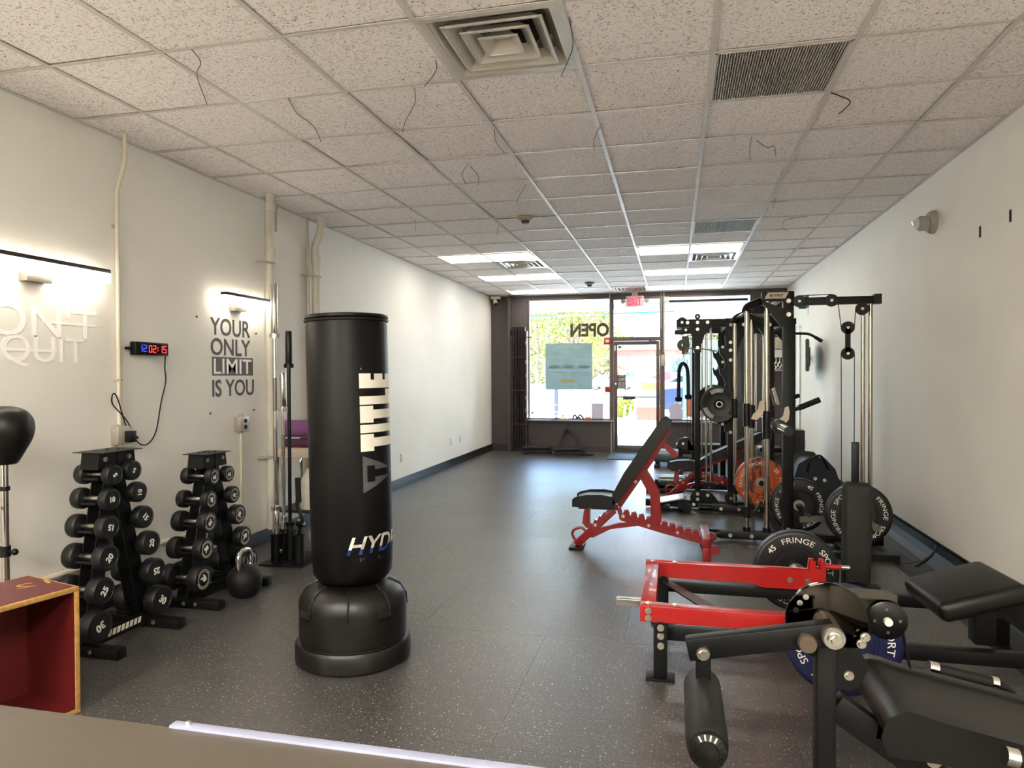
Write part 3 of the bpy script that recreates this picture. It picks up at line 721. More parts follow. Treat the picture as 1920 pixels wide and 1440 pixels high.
# lettering and posters on the glass
t = thing('window_lettering', 'dark OPEN lettering on the left window, seen mirrored from inside', 'window lettering', (-1.5, YB+.05, 2.2))
letter('OPEN', 'word', M('window_vinyl', '#3d3331', .5), t, (-1.50, YB+.052, 2.21), (1, 0, 0), (0, 0, 1), .70, .25, .04, mirror=True)
PST = translucent('poster_film', '#98a3a0', '#a6b1ad', .7); PST2 = translucent('poster_film_pale', '#b0beb9', '#d6e4dd', .8); PSTL = translucent('poster_white', '#d6dcdb', '#dfe8e6', .7); PSTD = translucent('poster_dark', '#98a3a1', '#a9b5b2', .7)
t = thing('window_poster', 'grey-green START TRAINING TODAY poster on the left window, seen mirrored', 'poster', (-1.88, YB+.045, 1.55))
MB().b2((-2.31, YB+.043, 1.13), (-1.452, YB+.049, 1.975)).build('sheet', PST, t, world=True)
letter('START TRAINING', 'heading', PSTL, t, (-1.90, YB+.0415, 1.89), (1, 0, 0), (0, 0, 1), .58, .08, .012, mirror=True)
letter('TODAY', 'heading', PSTL, t, (-1.90, YB+.0415, 1.79), (1, 0, 0), (0, 0, 1), .26, .08, .012, mirror=True)
for k in range(3):
    x = -2.27+.27*k
    m = MB()
    for q in ((x, 1.50, x+.24, 1.505), (x, 1.695, x+.24, 1.70), (x, 1.505, x+.005, 1.695), (x+.235, 1.505, x+.24, 1.695)): m.b2((q[0], YB+.041, q[1]), (q[2], YB+.0425, q[3]))
    m.build('photo_border', PSTL, t, world=True)
    MB().prism([(x+.03+.02*i, 1.56+.03*math.sin(i*1.9+k)) for i in range(10)]+[(x+.21, 1.52), (x+.03, 1.52)], 'y', YB+.0415, YB+.0428).build('photo_figure', PSTD, t, world=True)
for (x0, x1, z) in ((-2.26, -1.93, 1.43), (-1.86, -1.52, 1.43), (-2.24, -1.93, 1.385), (-1.85, -1.53, 1.385), (-2.04, -1.70, 1.165)):
    MB().b2((x0, YB+.041, z), (x1, YB+.0425, z+.016)).build('text_line', PSTL, t, world=True)
MB().b2((-2.02, YB+.041, 1.27), (-1.75, YB+.0425, 1.315)).build('banner', M('poster_ochre', '#b8954f', .6), t, world=True)
letter('603-929-0051', 'phone_line', PSTL, t, (-1.885, YB+.0415, 1.225), (1, 0, 0), (0, 0, 1), .30, .045, .012, mirror=True)
t = thing('window_poster', 'grey-green poster on the right window behind the cable rack', 'poster', (.55, YB+.045, 1.5))
MB().b2((.14, YB+.043, .62), (1.0, YB+.049, 2.0)).build('sheet', PST2, t, world=True)
letter('ON', 'heading', PSTL, t, (.78, YB+.0415, 1.86), (1, 0, 0), (0, 0, 1), .22, .16, .02, mirror=True)
MB().b2((.2, YB+.041, .66), (.75, YB+.0425, .98)).build('picture', M('poster_orange', '#c9795a', .6), t, world=True)
for (x, lb) in ((-1.36, 'white paper notice in the lower right corner of the left window'), (.02, 'white paper notice in the lower left corner of the right window')):
    o = MB().b2((x-.105, YB+.045, .60), (x+.105, YB+.049, .88)).build('paper_notice', translucent('notice_paper', '#cfc6cb', '#cbbfc6', .4) if 'notice_paper' not in MATS else MATS['notice_paper']); tag(o, lb, 'notice', 'paper notices on the windows')
o = MB().cyl((-2.56, YB+.04, .70), (-2.56, YB+.052, .70), .022, n=16).build('suction_hook', M('hook_grey', '#6d6b70', .4)); tag(o, 'small grey suction hook low on the left window', 'hook')
# things on the sill
t = thing('cable_attachment', 'coiled black jump rope with a yellow handle on the window sill', 'jump rope', (-2.05, YB-.045, .585))
MB().tube(bez([(-.14, 0, .02), (-.06, .01, .02), (.02, -.01, .03), (.07, .0, .06), (.11, 0, .09), (.14, .0, .06), (.10, .0, .03), (.06, 0, .05), (.08, 0, .085)], 5), .007, 6).build('rope', BLKM, t)
MB().cyl((-.15, .01, .014), (-.02, -.01, .014), .012, n=8).build('handle', BLKM, t); MB().b2((-.0, -.02, .003), (.16, .02, .022)).build('yellow_handle', M('yellow_plastic', '#c9a33f', .45), t, bevel=.004)
t = thing('cable_attachment', 'tangled grey handle grips on the window sill', 'handle', (-1.70, YB-.045, .585))
MB().tube(bez([(-.10, 0, .012), (-.06, 0, .09), (-.01, 0, .03), (.03, -.01, .09), (.08, 0, .05), (.10, .01, .012)], 5), .016, 8).tube(bez([(-.05, .02, .014), (.0, .02, .05), (.05, .02, .014)], 5), .014, 8).build('grip', M('grip_grey', '#57504f', .6), t)
t = thing('massage_ball', 'orange and yellow case on the window sill', 'case', (-1.52, YB-.045, .585))
MB().b2((-.065, -.035, .0), (.065, .035, .035)).build('base', M('case_orange', '#c9642c', .45), t, bevel=.008); MB().b2((-.055, -.03, .035), (.055, .03, .055)).build('lid', M('case_yellow', '#cfae5c', .4), t, bevel=.008)
# battle ropes with a wall anchor
t = thing('rope_anchor', 'dark steel rope anchor on the knee wall under the left window', 'anchor', (-1.93, YB-.02, .2))
MB().b2((-.03, -.012, .14), (.03, .004, .28)).tube(bez([(0, -.02, .26), (0, -.06, .2), (0, -.02, .14)], 5), .012, 8).build('plate', M('anchor_steel', '#4c4644', .35, .6), t)
ROPE = M('battle_rope', '#232226', .8, var=.3, scale=90, bump=.6, bscale=160)
def coil(loc, rx, ry, n, ends, label):
    t = thing('battle_rope', label, 'rope', loc); pts = []
    for k in range(n*16+1):
        a = 2*PI*k/16; d = 1-.10*(k/16 % 1.0)-.12*((k//16) % 2)
        pts.append((rx*d*math.cos(a), ry*d*math.sin(a), .024+.044*(k/16)*.85+.004*math.sin(a*3)))
    MB().tube(pts, .024, 8).build('coil', ROPE, t)
    for e in ends: MB().tube(bez(e, 6), .021, 8).build('rope_end', ROPE, t)
coil((-2.36, 11.93, 0), .26, .15, 3, [[(.0, .15, .04), (.10, .17, .07), (.18, .12, .06)]], 'coiled black battle rope on the floor, left of two')
coil((-1.78, 11.78, 0), .26, .15, 3, [[(-.20, .05, .05), (-.24, .3, .10), (-.20, .60, .30), (-.15, .655, .40)], [(.28, .02, .05), (.18, .3, .10), (.0, .58, .32), (-.14, .655, .40)], [(.2, .0, .05), (.33, .05, .03), (.42, .10, .03)]], 'coiled black battle rope hung on the wall anchor, right of two')
# door mat
o = MB().b2((-1.10, 11.42, .0), (-.12, 12.42, .012)).build('door_mat', M('grey_mat', '#4a5560', .7, var=.15, scale=60, bump=.3, bscale=220), bevel=.004); tag(o, 'flat blue-grey mat on the floor in front of the glass door', 'door mat')
# right pier: attachment rack and papers
t = thing('attachment_rack', 'white peg board with chrome cable handles hanging on the far right column', 'rack', (1.66, YB-.03, 1.70))
MB().b2((-.14, -.03, -.02), (.17, .0, .11)).build('board', M('board_white', '#cfd3d0', .5), t)
for k in range(5):
    x = -.11+.058*k
    MB().tube([(x, -.02, -.02), (x, -.06, -.03), (x, -.06, -.10)], .006, 6).tube(bez([(x, -.06, -.09), (x-.05, -.06, -.2), (x-.02, -.07, -.25), (x+.05, -.07, -.2), (x, -.06, -.09)], 4), .008, 6).build('cable_handle', CHROME, t)
MB().tube([(-.06, -.06, -.2), (-.06, -.07, -.85)], .018, 8).build('hanging_strap', BLKM, t)
o = MB().b2((1.60, YB-.026, 1.83), (1.82, YB-.02, 2.02)).build('wall_map', M('map_print', '#b9b39c', .6, var=.35, scale=30)); tag(o, 'printed chart pinned above the white peg board', 'chart')
# right wall: television on an arm, sign box
t = thing('wall_television', 'flat television on a black wall arm, seen from behind on the right wall', 'television', (1.82, 10.5, 1.64))
MB().b2((.0, -.10, -.13), (.03, .08, .13)).build('wall_plate', BLKM, t)
MB().beam((.0, 0, 0), (-.09, -.50, 0), .03, .04).build('arm', BLKM, t)
MB().box((-.115, -.72, .0), (.05, .55, .42), (0, 0, -.175)).build('panel', M('tv_grey', '#5c5f60', .4), t, bevel=.02)
o = thing('wall_sign', 'small blue and green sign box with a white tag on the right wall', 'sign', (XR, 10.69, 2.36))
MB().b2((-.012, -.18, -.02), (0, .02, .16)).build('blue_panel', M('sign_blue', '#24356b', .4), o); MB().b2((-.10, .02, -.02), (0, .03, .16)).build('green_panel', M('sign_green', '#1f5a3a', .4), o); MB().b2((-.008, -.16, -.12), (0, -.02, -.02)).build('paper_tag', WHITEP, o)
# =================================================================== OUTSIDE
GRD = M('sunlit_asphalt', '#d6d4d0', .85, var=.06, scale=.6)
g = struct(MB().b2((-90, YB+.14, -.14), (90, 170, -.06)).build('ground', GRD), 'pale parking lot outside')
sw = struct(MB().b2((-14, YB+.14, -.06), (14, 15.6, -.015)).build('sidewalk', M('concrete', '#d3cfc8', .8, var=.05, scale=3)), 'concrete sidewalk under the awning')
sf = struct(MB().b2((-14, YB+.14, 2.92), (14, 15.0, 3.0)).build('awning', M('soffit_white', '#e9e9e6', .5)), 'white panelled awning over the sidewalk')
for k in range(34):
    if k == 0: pl = MB().b2((-.19, YB+.16, -.008), (.19, 14.96, 0)).build('soffit_panel', MATS['soffit_white'], sf); q = pl
    else: q = place(None, pl, 'soffit_panel', sf, (0, 0, 0))
    q.location = (-6.6+.4*k, 0, 2.92)
MB().b2((-14, 14.96, 2.78), (14, 15.02, 3.05)).build('fascia', M('fascia_white', '#dfe6e6', .5), sf)
o = MB().tube([(-9, 14.9, 2.72), (-2.5, 14.9, 2.69), (0, 14.9, 2.72)], .018, 6).build('teal_cable', M('teal_cable', '#4fb4b8', .5), sf)
for k in range(3):
    MB().b2((-40, 24+7*k, -.0601), (-1.5, 24.15+7*k, -.056)).build('paint_line', M('line_white', '#dcdcd8', .8), g)
# trees: each its own trunk and leaves
LEAF = [translucent('leaf_yellow_green', '#7d8338', '#868a3e', .35), translucent('leaf_green', '#54683a', '#5f7440', .35), translucent('leaf_orange', '#8a6b44', '#94744a', .35), translucent('leaf_pale', '#8b8a72', '#929178', .35)]
BARK = M('bark', '#5a4f46', .9, var=.2)
def tree(x, y, h, w, cols, label, seed, nl=2600):
    rnd = random.Random(seed); t = thing('autumn_tree', label, 'tree', (x, y, -.1), 0, 'trees beyond the parking lot')
    MB().tube(bez([(0, 0, 0), (.1, 0, h*.3), (-.15, 0, h*.6), (0, 0, h*.92)], 4), [.28-.22*k/12 for k in range(13)], 8).build('trunk', BARK, t)
    br = MB()
    for k in range(9):
        a = rnd.uniform(0, 6.28); z = h*rnd.uniform(.25, .8); l = w*rnd.uniform(.3, .6)
        br.tube([(0, 0, z), (l*.5*math.cos(a), l*.5*math.sin(a), z+l*.5), (l*math.cos(a), l*math.sin(a), z+l*.8)], [.09, .05, .02], 5)
    br.build('branch', BARK, t)
    blobs = [(rnd.gauss(0, w*.30), rnd.gauss(0, w*.30), h*rnd.uniform(.12, .95), rnd.uniform(.22, .42)*w) for _ in range(22)]
    for ci, c in enumerate(cols):
        vs = []; fs = []
        for k in range(nl//len(cols)):
            b = rnd.choice(blobs); d = Vector((rnd.gauss(0, 1), rnd.gauss(0, 1), rnd.gauss(0, .9))).normalized()*b[3]*rnd.uniform(.45, 1.0)
            p = Vector((b[0], b[1], b[2]))+d
            if p.z < .3: p.z = .3+rnd.random()
            u = Vector((rnd.gauss(0, 1), rnd.gauss(0, 1), rnd.gauss(0, 1))).normalized(); v = u.orthogonal().normalized(); s = rnd.uniform(.10, .22)
            i = len(vs); vs += [p-u*s, p+v*s*.6, p+u*s, p-v*s*.6]; fs.append((i, i+1, i+2, i+3))
        mb = MB(); mb.add(vs, fs); o = mb.build('foliage', LEAF[c], t, recalc=False); o['kind'] = 'stuff'
specs = [(-21, 84, 15, 7, (1, 0, 3), 'pale green tree at the far left of the left window'), (-15.8, 80, 14, 6, (0, 1, 3), 'yellow green tree left of the window poster'),
         (-12, 83, 16, 6.5, (0, 2, 3), 'yellow and orange tree above the window poster'), (-9.6, 79, 13.5, 4.6, (0, 2, 1), 'bright yellow tree right of the window poster'),
         (-6.5, 108, 19, 7, (3, 0, 1), 'pale tree seen through the door transom'), (-1.0, 110, 19, 7, (3, 2, 0), 'pale brownish tree behind the white tent roof'),
         (5, 108, 18, 7, (1, 3, 0), 'pale green tree behind the red building'), (11, 110, 18, 7, (0, 3, 1), 'pale green tree beyond the gas canopy'), (17, 112, 18, 7, (0, 1), 'yellow green tree farthest right behind the canopy')]
for k, s in enumerate(specs): tree(*s, 20+k)
# tree line far behind fills between the crowns
rnd = random.Random(5); vs = []; fs = []
for k in range(16000):
    p = Vector((rnd.uniform(-55, 50), rnd.uniform(116, 124), rnd.uniform(0, 26)*(.6+.4*rnd.random()))); u = Vector((rnd.gauss(0, 1), rnd.gauss(0, 1), rnd.gauss(0, 1))).normalized(); v = u.orthogonal().normalized(); s = rnd.uniform(.35, .6)
    i = len(vs); vs += [p-u*s, p+v*s*.7, p+u*s, p-v*s*.7]; fs.append((i, i+1, i+2, i+3))
mb = MB(); mb.add(vs, fs); o = mb.build('woodland', LEAF[3], recalc=False); tag(o, 'pale dense woodland far behind the trees', 'woodland', kind='stuff')
o = MB().b2((-55, 125, -.1), (52, 126, 19)).build('hillside', M('hill_brush', '#6c6e58', .95, var=.35, scale=.8)); struct(o, 'wooded slope behind the trees')
o = MB().prism([(k*.6-20, .35+.25*math.sin(k*1.7)+.2*math.sin(k*.6)) for k in range(30)]+[(-2.6, -.06), (-20, -.06)], 'y', 70, 77).build('grass_verge', M('grass', '#5f7538', .9, var=.3, scale=2)); struct(o, 'green verge behind the parked cars')
# cars
TYRE = M('tyre', '#17181a', .7); CGL = M('car_glass', '#20303c', .12, var=.03); RIM = M('alloy', '#a9adb0', .3, .8)
def car(loc, rz, L, Hh, W, paint, label, kind='sedan'):
    t = thing('car', label, 'car', loc, rz); w = W/2
    if kind == 'sedan': body = [(-.5, .28), (-.5, .52), (-.47, .62), (-.30, .66), (.22, .64), (.44, .60), (.5, .48), (.5, .26)]; cab = [(-.40, .64), (-.22, .98), (.06, 1.0), (.26, .64)]
    elif kind == 'suv': body = [(-.5, .22), (-.5, .46), (-.48, .54), (-.25, .60), (.48, .62), (.5, .5), (.5, .22)]; cab = [(-.27, .59), (-.12, .96), (.10, 1.0), (.36, .97), (.47, .61)]
    else: body = [(-.5, .30), (-.5, .52), (-.46, .58), (-.22, .60), (.5, .58), (.5, .30)]; cab = [(-.24, .59), (-.13, .98), (.12, 1.0), (.14, .58)]
    MB().prism([(a*L, b*Hh) for a, b in body], 'y', -w, w).build('body', paint, t, bevel=.06, seg=3)
    MB().prism([(a*L, b*Hh) for a, b in cab], 'y', -w*.86, w*.86).build('cabin', paint, t, bevel=.05, seg=3)
    cx = sum(a for a, b in cab)/len(cab); cz = sum(b for a, b in cab)/len(cab)
    for s in (-1, 1):
        pts = [((cx+(a-cx)*.80)*L, (cz+(b-cz)*.70)*Hh) for a, b in cab]
        MB().prism(pts, 'y', s*w*.862, s*w*.875).build('side_window', CGL, t)
    a0, a1 = cab[0], cab[1]
    MB().beam((a0[0]*L*.97, 0, (a0[1]+.03)*Hh+.02), (a1[0]*L*1.0, 0, (a1[1]-.05)*Hh+.03), w*1.55, .03).build('windscreen', CGL, t)
    r = .34 if kind != 'sedan' else .32
    for a in (-.31, .31):
        for s in (-1, 1):
            q = MB().lathe([(.001, 0), (r*.62, 0), (r*.66, .02), (r*.95, .03), (r, .07), (r, .2), (r*.6, .22)], (a*L, s*(w+.02), r), 'y', 24)
            if s > 0: q.v = [(v[0], 2*s*(w+.02)-v[1], v[2]) for v in q.v]
            q = q.build('wheel', TYRE, t)
            m = MB()
            for k in range(5):
                b = 2*PI*k/5; m.beam((a*L, s*(w+.03), r), (a*L+r*.6*math.cos(b), s*(w+.03), r+r*.6*math.sin(b)), .03, .05, (0, s, 0))
            m.build('rim_spokes', RIM, q)
    MB().b2((-.505*L, -w*.8, .5*Hh), (-.49*L, -w*.45, .57*Hh)).b2((-.505*L, w*.45, .5*Hh), (-.49*L, w*.8, .57*Hh)).build('headlight', M('lamp_clear', '#e8ebea', .2), t)
    MB().b2((.49*L, -w*.9, .48*Hh), (.505*L, -w*.6, .58*Hh)).b2((.49*L, w*.6, .48*Hh), (.505*L, w*.9, .58*Hh)).build('tail_light', M('lamp_red', '#b02a30', .3), t)
car((-6.0, 68, -.06), 0, 4.7, 1.46, 1.8, M('car_silver_blue', '#5f7486', .3, .4), 'silver blue sedan parked across the lot, right of the poster')
car((-4.2, 73.5, -.06), 0, 5.6, 2.0, 2.0, M('car_white', '#b9bec0', .3), 'white pickup truck parked behind the sedan', 'pickup')
car((-10.5, 70.5, -.06), 0, 4.5, 1.5, 1.8, M('car_pale', '#c6d2d6', .3), 'pale car partly hidden behind the window poster')
car((1.55, 24.5, -.06), 0, 4.6, 1.62, 1.85, M('car_navy', '#26324e', .25, .4), 'dark blue car parked close outside the right window', 'suv')
car((1.2, 40, -.06), 0, 4.6, 1.5, 1.8, M('car_white', '#b9bec0', .3), 'white car behind the dark blue one')
# red building, tent roof, canopy
t = thing('red_building', 'red walled shop building with a white metal roof across the lot', 'building', (0, 90, -.06))
MB().b2((-7.4, 0, 0), (16, 10, 4.8)).build('wall', M('brick_red', '#9a4a42', .8, var=.1, scale=4), t)
MB().prism([(-7.8, 4.7), (-6.5, 5.6), (-2.2, 7.9), (2.2, 5.6), (16.3, 5.6), (16.3, 4.7)], 'y', -.5, 10.5).build('roof', M('roof_white', '#a9b3ba', .5), t)
for k in range(5): MB().b2((-6.0+.9*k*.5, -.53, 4.9+.45*k), (2.0-.9*k*.5, -.5, 4.93+.45*k)).build('siding_joint', M('siding_line', '#7d8891', .6), t)
for x in (-.5, 3.4, 7.6): f = MB().b2((x, -.04, 1.6), (x+2, .02, 3.8)).build('window', WHITEP, t); MB().b2((x+.15, -.06, 1.75), (x+1.85, -.04, 3.65)).build('pane', CGL, f)
MB().b2((-3.2, 1.3, 7.0), (-2.2, 2.2, 8.8)).build('chimney', M('chimney_brick', '#80503f', .8), t)
t = thing('station_canopy', 'white filling station canopy with red and orange stripes', 'canopy', (0, 30, 0))
MB().b2((-2.7, 30, 3.65), (14, 40, 4.5)).build('fascia', M('canopy_white', '#b9bdc0', .5), t, world=True)
for k, (c, a, b) in enumerate((('#a32c30', -2.7, -2.1), ('#b04024', -2.1, -1.6), ('#b86e2c', -1.6, -1.0))):
    MB().prism([(a, 3.66), (a+.55, 4.48), (b+.55, 4.48), (b, 3.66)], 'y', 29.97, 30.0).build('stripe', M('stripe%d' % k, c, .5), t, world=True)
for x in (3.2, 9.5): MB().b2((x, 34, -.06), (x+.35, 34.35, 3.65)).build('column', WHITEP, t, world=True)
# fuel pump
t = thing('fuel_pump', 'white and red fuel pump with an orange sign outside the door', 'fuel pump', (-.9, 21.5, -.06))
MB().b2((-.28, -.2, 0), (.55, .2, 1.62)).build('cabinet', M('pump_white', '#aab0b4', .4), t, bevel=.02)
MB().b2((-.40, -.26, 1.62), (.72, .26, 2.02)).build('header', M('pump_header', '#a5aeb4', .4), t, bevel=.02)
letter('mPriCLEAN', 'header_lettering', M('pump_grey', '#6f8790', .5), t, (-.94, 21.237, 1.80), (1, 0, 0), (0, 0, 1), .5, .085, .01, shear=.2)
MB().prism([(.12, 1.36), (.78, 1.60), (.78, 1.30)], 'y', -.262, -.21).build('red_swoosh', M('pump_red', '#a8222e', .4), t)
MB().b2((-.03, -.215, 1.32), (.36, -.2, 1.57)).build('price_display', M('pump_display', '#c98d8b', .4), t)
letter('11', 'price', WPRINT, t, (-.86, 21.283, 1.38), (1, 0, 0), (0, 0, 1), .08, .09, .01)
MB().b2((-.1, -.215, 1.02), (.50, -.2, 1.22)).build('orange_sign', M('pump_orange', '#c4481c', .4), t)
MB().b2((-.1, -.21, .55), (.50, -.2, 1.02)).build('grey_panel', M('pump_panel', '#4d586c', .4), t)
MB().b2((-.24, -.21, .08), (.52, -.2, .48)).build('red_panel', M('pump_red2', '#b02a20', .4), t)
for x in (-.45, -.62): MB().cyl((x, -.3, 0), (x+.06, -.3, .55), .03, n=8).build('bollard', WHITEP, t)
# bush and sign post
t = thing('round_bush', 'round yellow green bush seen through the lower door glass', 'bush', (-1.75, 23.5, -.06))
rnd = random.Random(3); vs = []; fs = []
for k in range(1500):
    d = Vector((rnd.gauss(0, 1), rnd.gauss(0, 1), rnd.gauss(0, 1))).normalized(); p = Vector((d.x*.42, d.y*.4, .42+d.z*.36))*rnd.uniform(.8, 1.02); u = Vector((rnd.gauss(0, 1), rnd.gauss(0, 1), rnd.gauss(0, 1))).normalized(); v = u.orthogonal().normalized(); s = .045
    i = len(vs); vs += [p-u*s, p+v*s*.6, p+u*s, p-v*s*.6]; fs.append((i, i+1, i+2, i+3))
mb = MB(); mb.add(vs, fs); o = mb.build('foliage', LEAF[0], t, recalc=False); o['kind'] = 'stuff'
MB().ball((0, 0, .40), .33, 12).build('inner_twigs', M('twigs', '#5d6a3a', .9), t)
t = thing('parking_sign', 'back of a parking sign on a dark perforated post outside', 'sign', (-2.75, 15.9, -.06))
MB().b2((-.27+.12, -.02, .62), (.27+.0, -.005, 1.40)).build('panel', M('sign_back', '#b9c2d6', .4, .3), t, bevel=.006)
MB().b2((.03, -.06, 0), (.10, -.02, 1.5)).build('post', M('post_navy', '#46506a', .45, .3), t)
bolts(t, [(-2.685, 15.835, z) for z in (.45, .55, .7)], (0, -1, 0), .014, .01)
# =================================================================== LEFT SIDE EQUIPMENT
# ---- dumbbells
HEADM = M('dumbbell_rubber', '#0c0c0d', .5, var=.12, scale=30, bump=.08, bscale=300)
def db_mesh(r, hl, gap):
    """head and handle meshes in local space: axis along X, centre at the origin"""
    h = MB().lathe([(.001, 0), (r*.86, 0), (r*.95, .004), (r, .012), (r, hl-.010), (r*.95, hl-.002), (r*.80, hl), (r*.78, hl-.003), (.001, hl-.003)], axis='x', n=28)
    g = MB().lathe([(.012, -gap), (.0135, -gap*.8), (.0135, -gap*.62), (.0165, -gap*.5), (.0165, gap*.5), (.0135, gap*.62), (.0135, gap*.8), (.012, gap)], axis='x', n=14)
    return h, g
def dumbbell(loc, r, num, label, group, style, rot):
    hl = r*.95; gap = .062; t = thing('dumbbell', label, 'dumbbell', loc, 0, group)
    h, g = db_mesh(r, hl, gap); g.build('handle', STEEL, t)
    for s in (1, -1):
        q = MB(); q.v = [((gap-.004+v[0])*s, v[1], v[2]) for v in h.v]; q.f = h.f; q.s = h.s
        ho = q.build('head', HEADM, t)
        fx = s*(gap-.004+hl-.0025); R = Matrix.Rotation(rot, 3, 'X')
        ux = R @ Vector((0, s, 0)); uy = R @ Vector((0, 0, 1))
        if s < 0: continue
        if style == 'num':
            letter(num, 'number', WPRINT, ho, (fx, 0, 0), ux, uy, None, r*.52, .03, world=False)
        else:
            m = MB()
            for (ra, rb, a0, a1) in ((.70*r, .74*r, .3, 2.6), (.70*r, .74*r, 3.4, 5.8), (.57*r, .62*r, 0, 6.2832)):
                n = 30; vs = []; fs = []
                for k in range(n+1):
                    a = a0+(a1-a0)*k/n
                    for rr in (ra, rb): vs.append((fx+.0008, rr*math.cos(a), rr*math.sin(a)))
                fs = [(2*k, 2*k+1, 2*k+3, 2*k+2) for k in range(n)]; m.add(vs, fs)
            m.build('ring_print', WPRINT, ho, recalc=False)
            letter('R', 'logo_print', WPRINT, ho, (fx, 0, 0), ux, uy, r*.55, r*.55, .06, world=False)
    return t
def db_rack(name, loc, label, near, far, top_z, cap_w, capy, footY, text):
    """A-frame rack; near / far = [(y, z)] handle centres of the two columns"""
    t = thing('dumbbell_rack', label, 'dumbbell rack', loc)
    xc = loc[0]
    for col in (near, far):
        (ya, za), (yb, zb) = col[0], col[-1]
        d = Vector((0, yb-ya, zb-za)); dn = d.normalized()
        a = Vector((0, ya, za))-dn*((top_z-za)/-dn.z if dn.z else 0)*1.0
        b = Vector((0, yb, zb))+dn*(zb/(-dn.z))*.8
        side = -1 if col is near else 1
        for sx in (-.036, .036):
            mb = MB(); mb.beam(a+Vector((xc+sx, -side*.045, 0)), b+Vector((xc+sx, -side*.045, 0)), .006, .085, (0, 1, 0))
            mb.build('side_plate', BLKM, t, world=True)
        for (y, z) in col:
            MB().b2((xc-.045, y-.045, z-.026), (xc+.045, y+.045, z-.020)).b2((xc-.045, y+side*.045-.003, z-.022), (xc+.045, y+side*.045+.003, z-.012)).build('saddle', BLKM, t, world=True)
        MB().b2((xc-.042, (ya+yb)/2-side*.06-.004, .1), (xc+.042, (ya+yb)/2-side*.06+.004, .12)).build('web_plate', BLKM, t, world=True)
    yc = sum(capy)/2
    MB().b2((xc-cap_w, capy[0], top_z), (xc+cap_w, capy[1], top_z+.004)).build('top_cap', BLKM, t, bevel=.001, seg=1, world=True)
    for s, (ca, cb) in ((-1, (capy[0]+.02, yc-.004)), (1, (yc+.004, capy[1]-.02))):
        MB().prism([(ca, top_z), (cb, top_z), (cb+(.0 if s < 0 else .012), top_z-.085), (ca-(.012 if s < 0 else 0), top_z-.085)], 'x', xc-.055, xc+.055).build('cap_housing', BLKM, t, world=True)
        bolts(t, [(xc+.055, (ca+cb)/2+s*.02, top_z-.035), (xc-.02, (ca+cb)/2, top_z-.04)][:1], (1, 0, 0), .010, .008)
    for y in footY:
        MB().b2((xc-.24, y-.03, 0), (xc+.26, y+.03, .052)).build('foot', BLKM, t, bevel=.003, world=True)
        bolts(t, [(xc+.10, y-.031, .03), (xc+.02, y-.031, .03)], (0, -1, 0), .009, .007)
    MB().b2((xc+.06, footY[0], .03), (xc+.07, footY[1], .10)).build('base_rail', BLKM, t, world=True)
    if text:
        for k in range(9):
            y = (footY[0]+footY[1])/2-.13+.029*k
            MB().prism([(y, .05), (y+.02, .05), (y+.028, .082), (y+.008, .082)], 'x', xc+.07, xc+.071).build('rail_print', WPRINT, t, world=True)
    return t
near1 = [(2.996, .885), (2.975, .762), (2.955, .622), (2.94, .470), (2.902, .312), (2.866, .145)]
far1 = [(3.125, .892), (3.160, .770), (3.195, .628), (3.232, .478), (3.263, .316), (3.297, .145)]
rad1 = [.053, .055, .061, .066, .070, .079]
X1 = -2.915
db_rack('rack', (X1, 3.07, 0), 'black A-frame dumbbell rack with numbered dumbbells, nearest the camera', near1, far1, 1.0, .095, (2.93, 3.20), (2.862, 3.288), 'SPORTNEER')
ord6 = ['topmost', 'second from the top', 'third from the top', 'third from the bottom', 'second from the bottom', 'lowest']
nums = ['5', '10', '15', '20', '25', '30']; rn = [2.0, .0, 2.9, .75, .9, 3.6]; rf = [2.6, 1.5, -.9, 1.4, 3.1, -.7]
for k in range(6):
    dumbbell((X1, near1[k][0], near1[k][1]), rad1[k], nums[k], 'black numbered dumbbell, %s of the nearer column on the left rack' % ord6[k], 'numbered dumbbells on the left rack', 'num', rn[k])
    dumbbell((X1, far1[k][0], far1[k][1]), rad1[k], nums[k], 'black numbered dumbbell, %s of the farther column on the left rack' % ord6[k], 'numbered dumbbells on the left rack', 'num', rf[k])
near2 = [(3.753, .768), (3.716, .630), (3.690, .497), (3.654, .340), (3.609, .172)]
far2 = [(3.900, .766), (3.948, .625), (3.990, .487), (4.040, .330), (4.088, .155)]
rad2 = [.052, .055, .064, .067, .078]
X2 = -2.89
db_rack('rack', (X2, 3.84, 0), 'black A-frame dumbbell rack with ring-logo dumbbells, second from the camera', near2, far2, .905, .085, (3.70, 3.95), (3.60, 4.10), None)
ordn = ['top', 'second from top', 'middle', 'second from bottom', 'bottom']
for k in range(5):
    dumbbell((X2, near2[k][0], near2[k][1]), rad2[k], '', 'black dumbbell with white ring logo, %s of the nearer column, second rack' % ordn[k], 'ring-logo dumbbells on the second rack', 'logo', random.uniform(0, 6))
    dumbbell((X2, far2[k][0], far2[k][1]), rad2[k], '', 'black dumbbell with white ring logo, %s of the farther column, second rack' % ordn[k], 'ring-logo dumbbells on the second rack', 'logo', random.uniform(0, 6))
# ---- kettlebell
t = thing('kettlebell', 'black kettlebell with a chrome handle on the floor by the second dumbbell rack', 'kettlebell', (-2.655, 3.86, 0))
MB().lathe([(.001, 0), (.06, 0), (.085, .02), (.105, .07), (.108, .11), (.095, .155), (.06, .19), (.001, .2)], n=28).build('body', RUB, t)
MB().tube(bez([(0, -.055, .17), (0, -.066, .215), (0, -.058, .265), (0, -.03, .288), (0, .03, .288), (0, .058, .265), (0, .066, .215), (0, .055, .17)], 5), .016, 10).build('handle', CHROME, t)
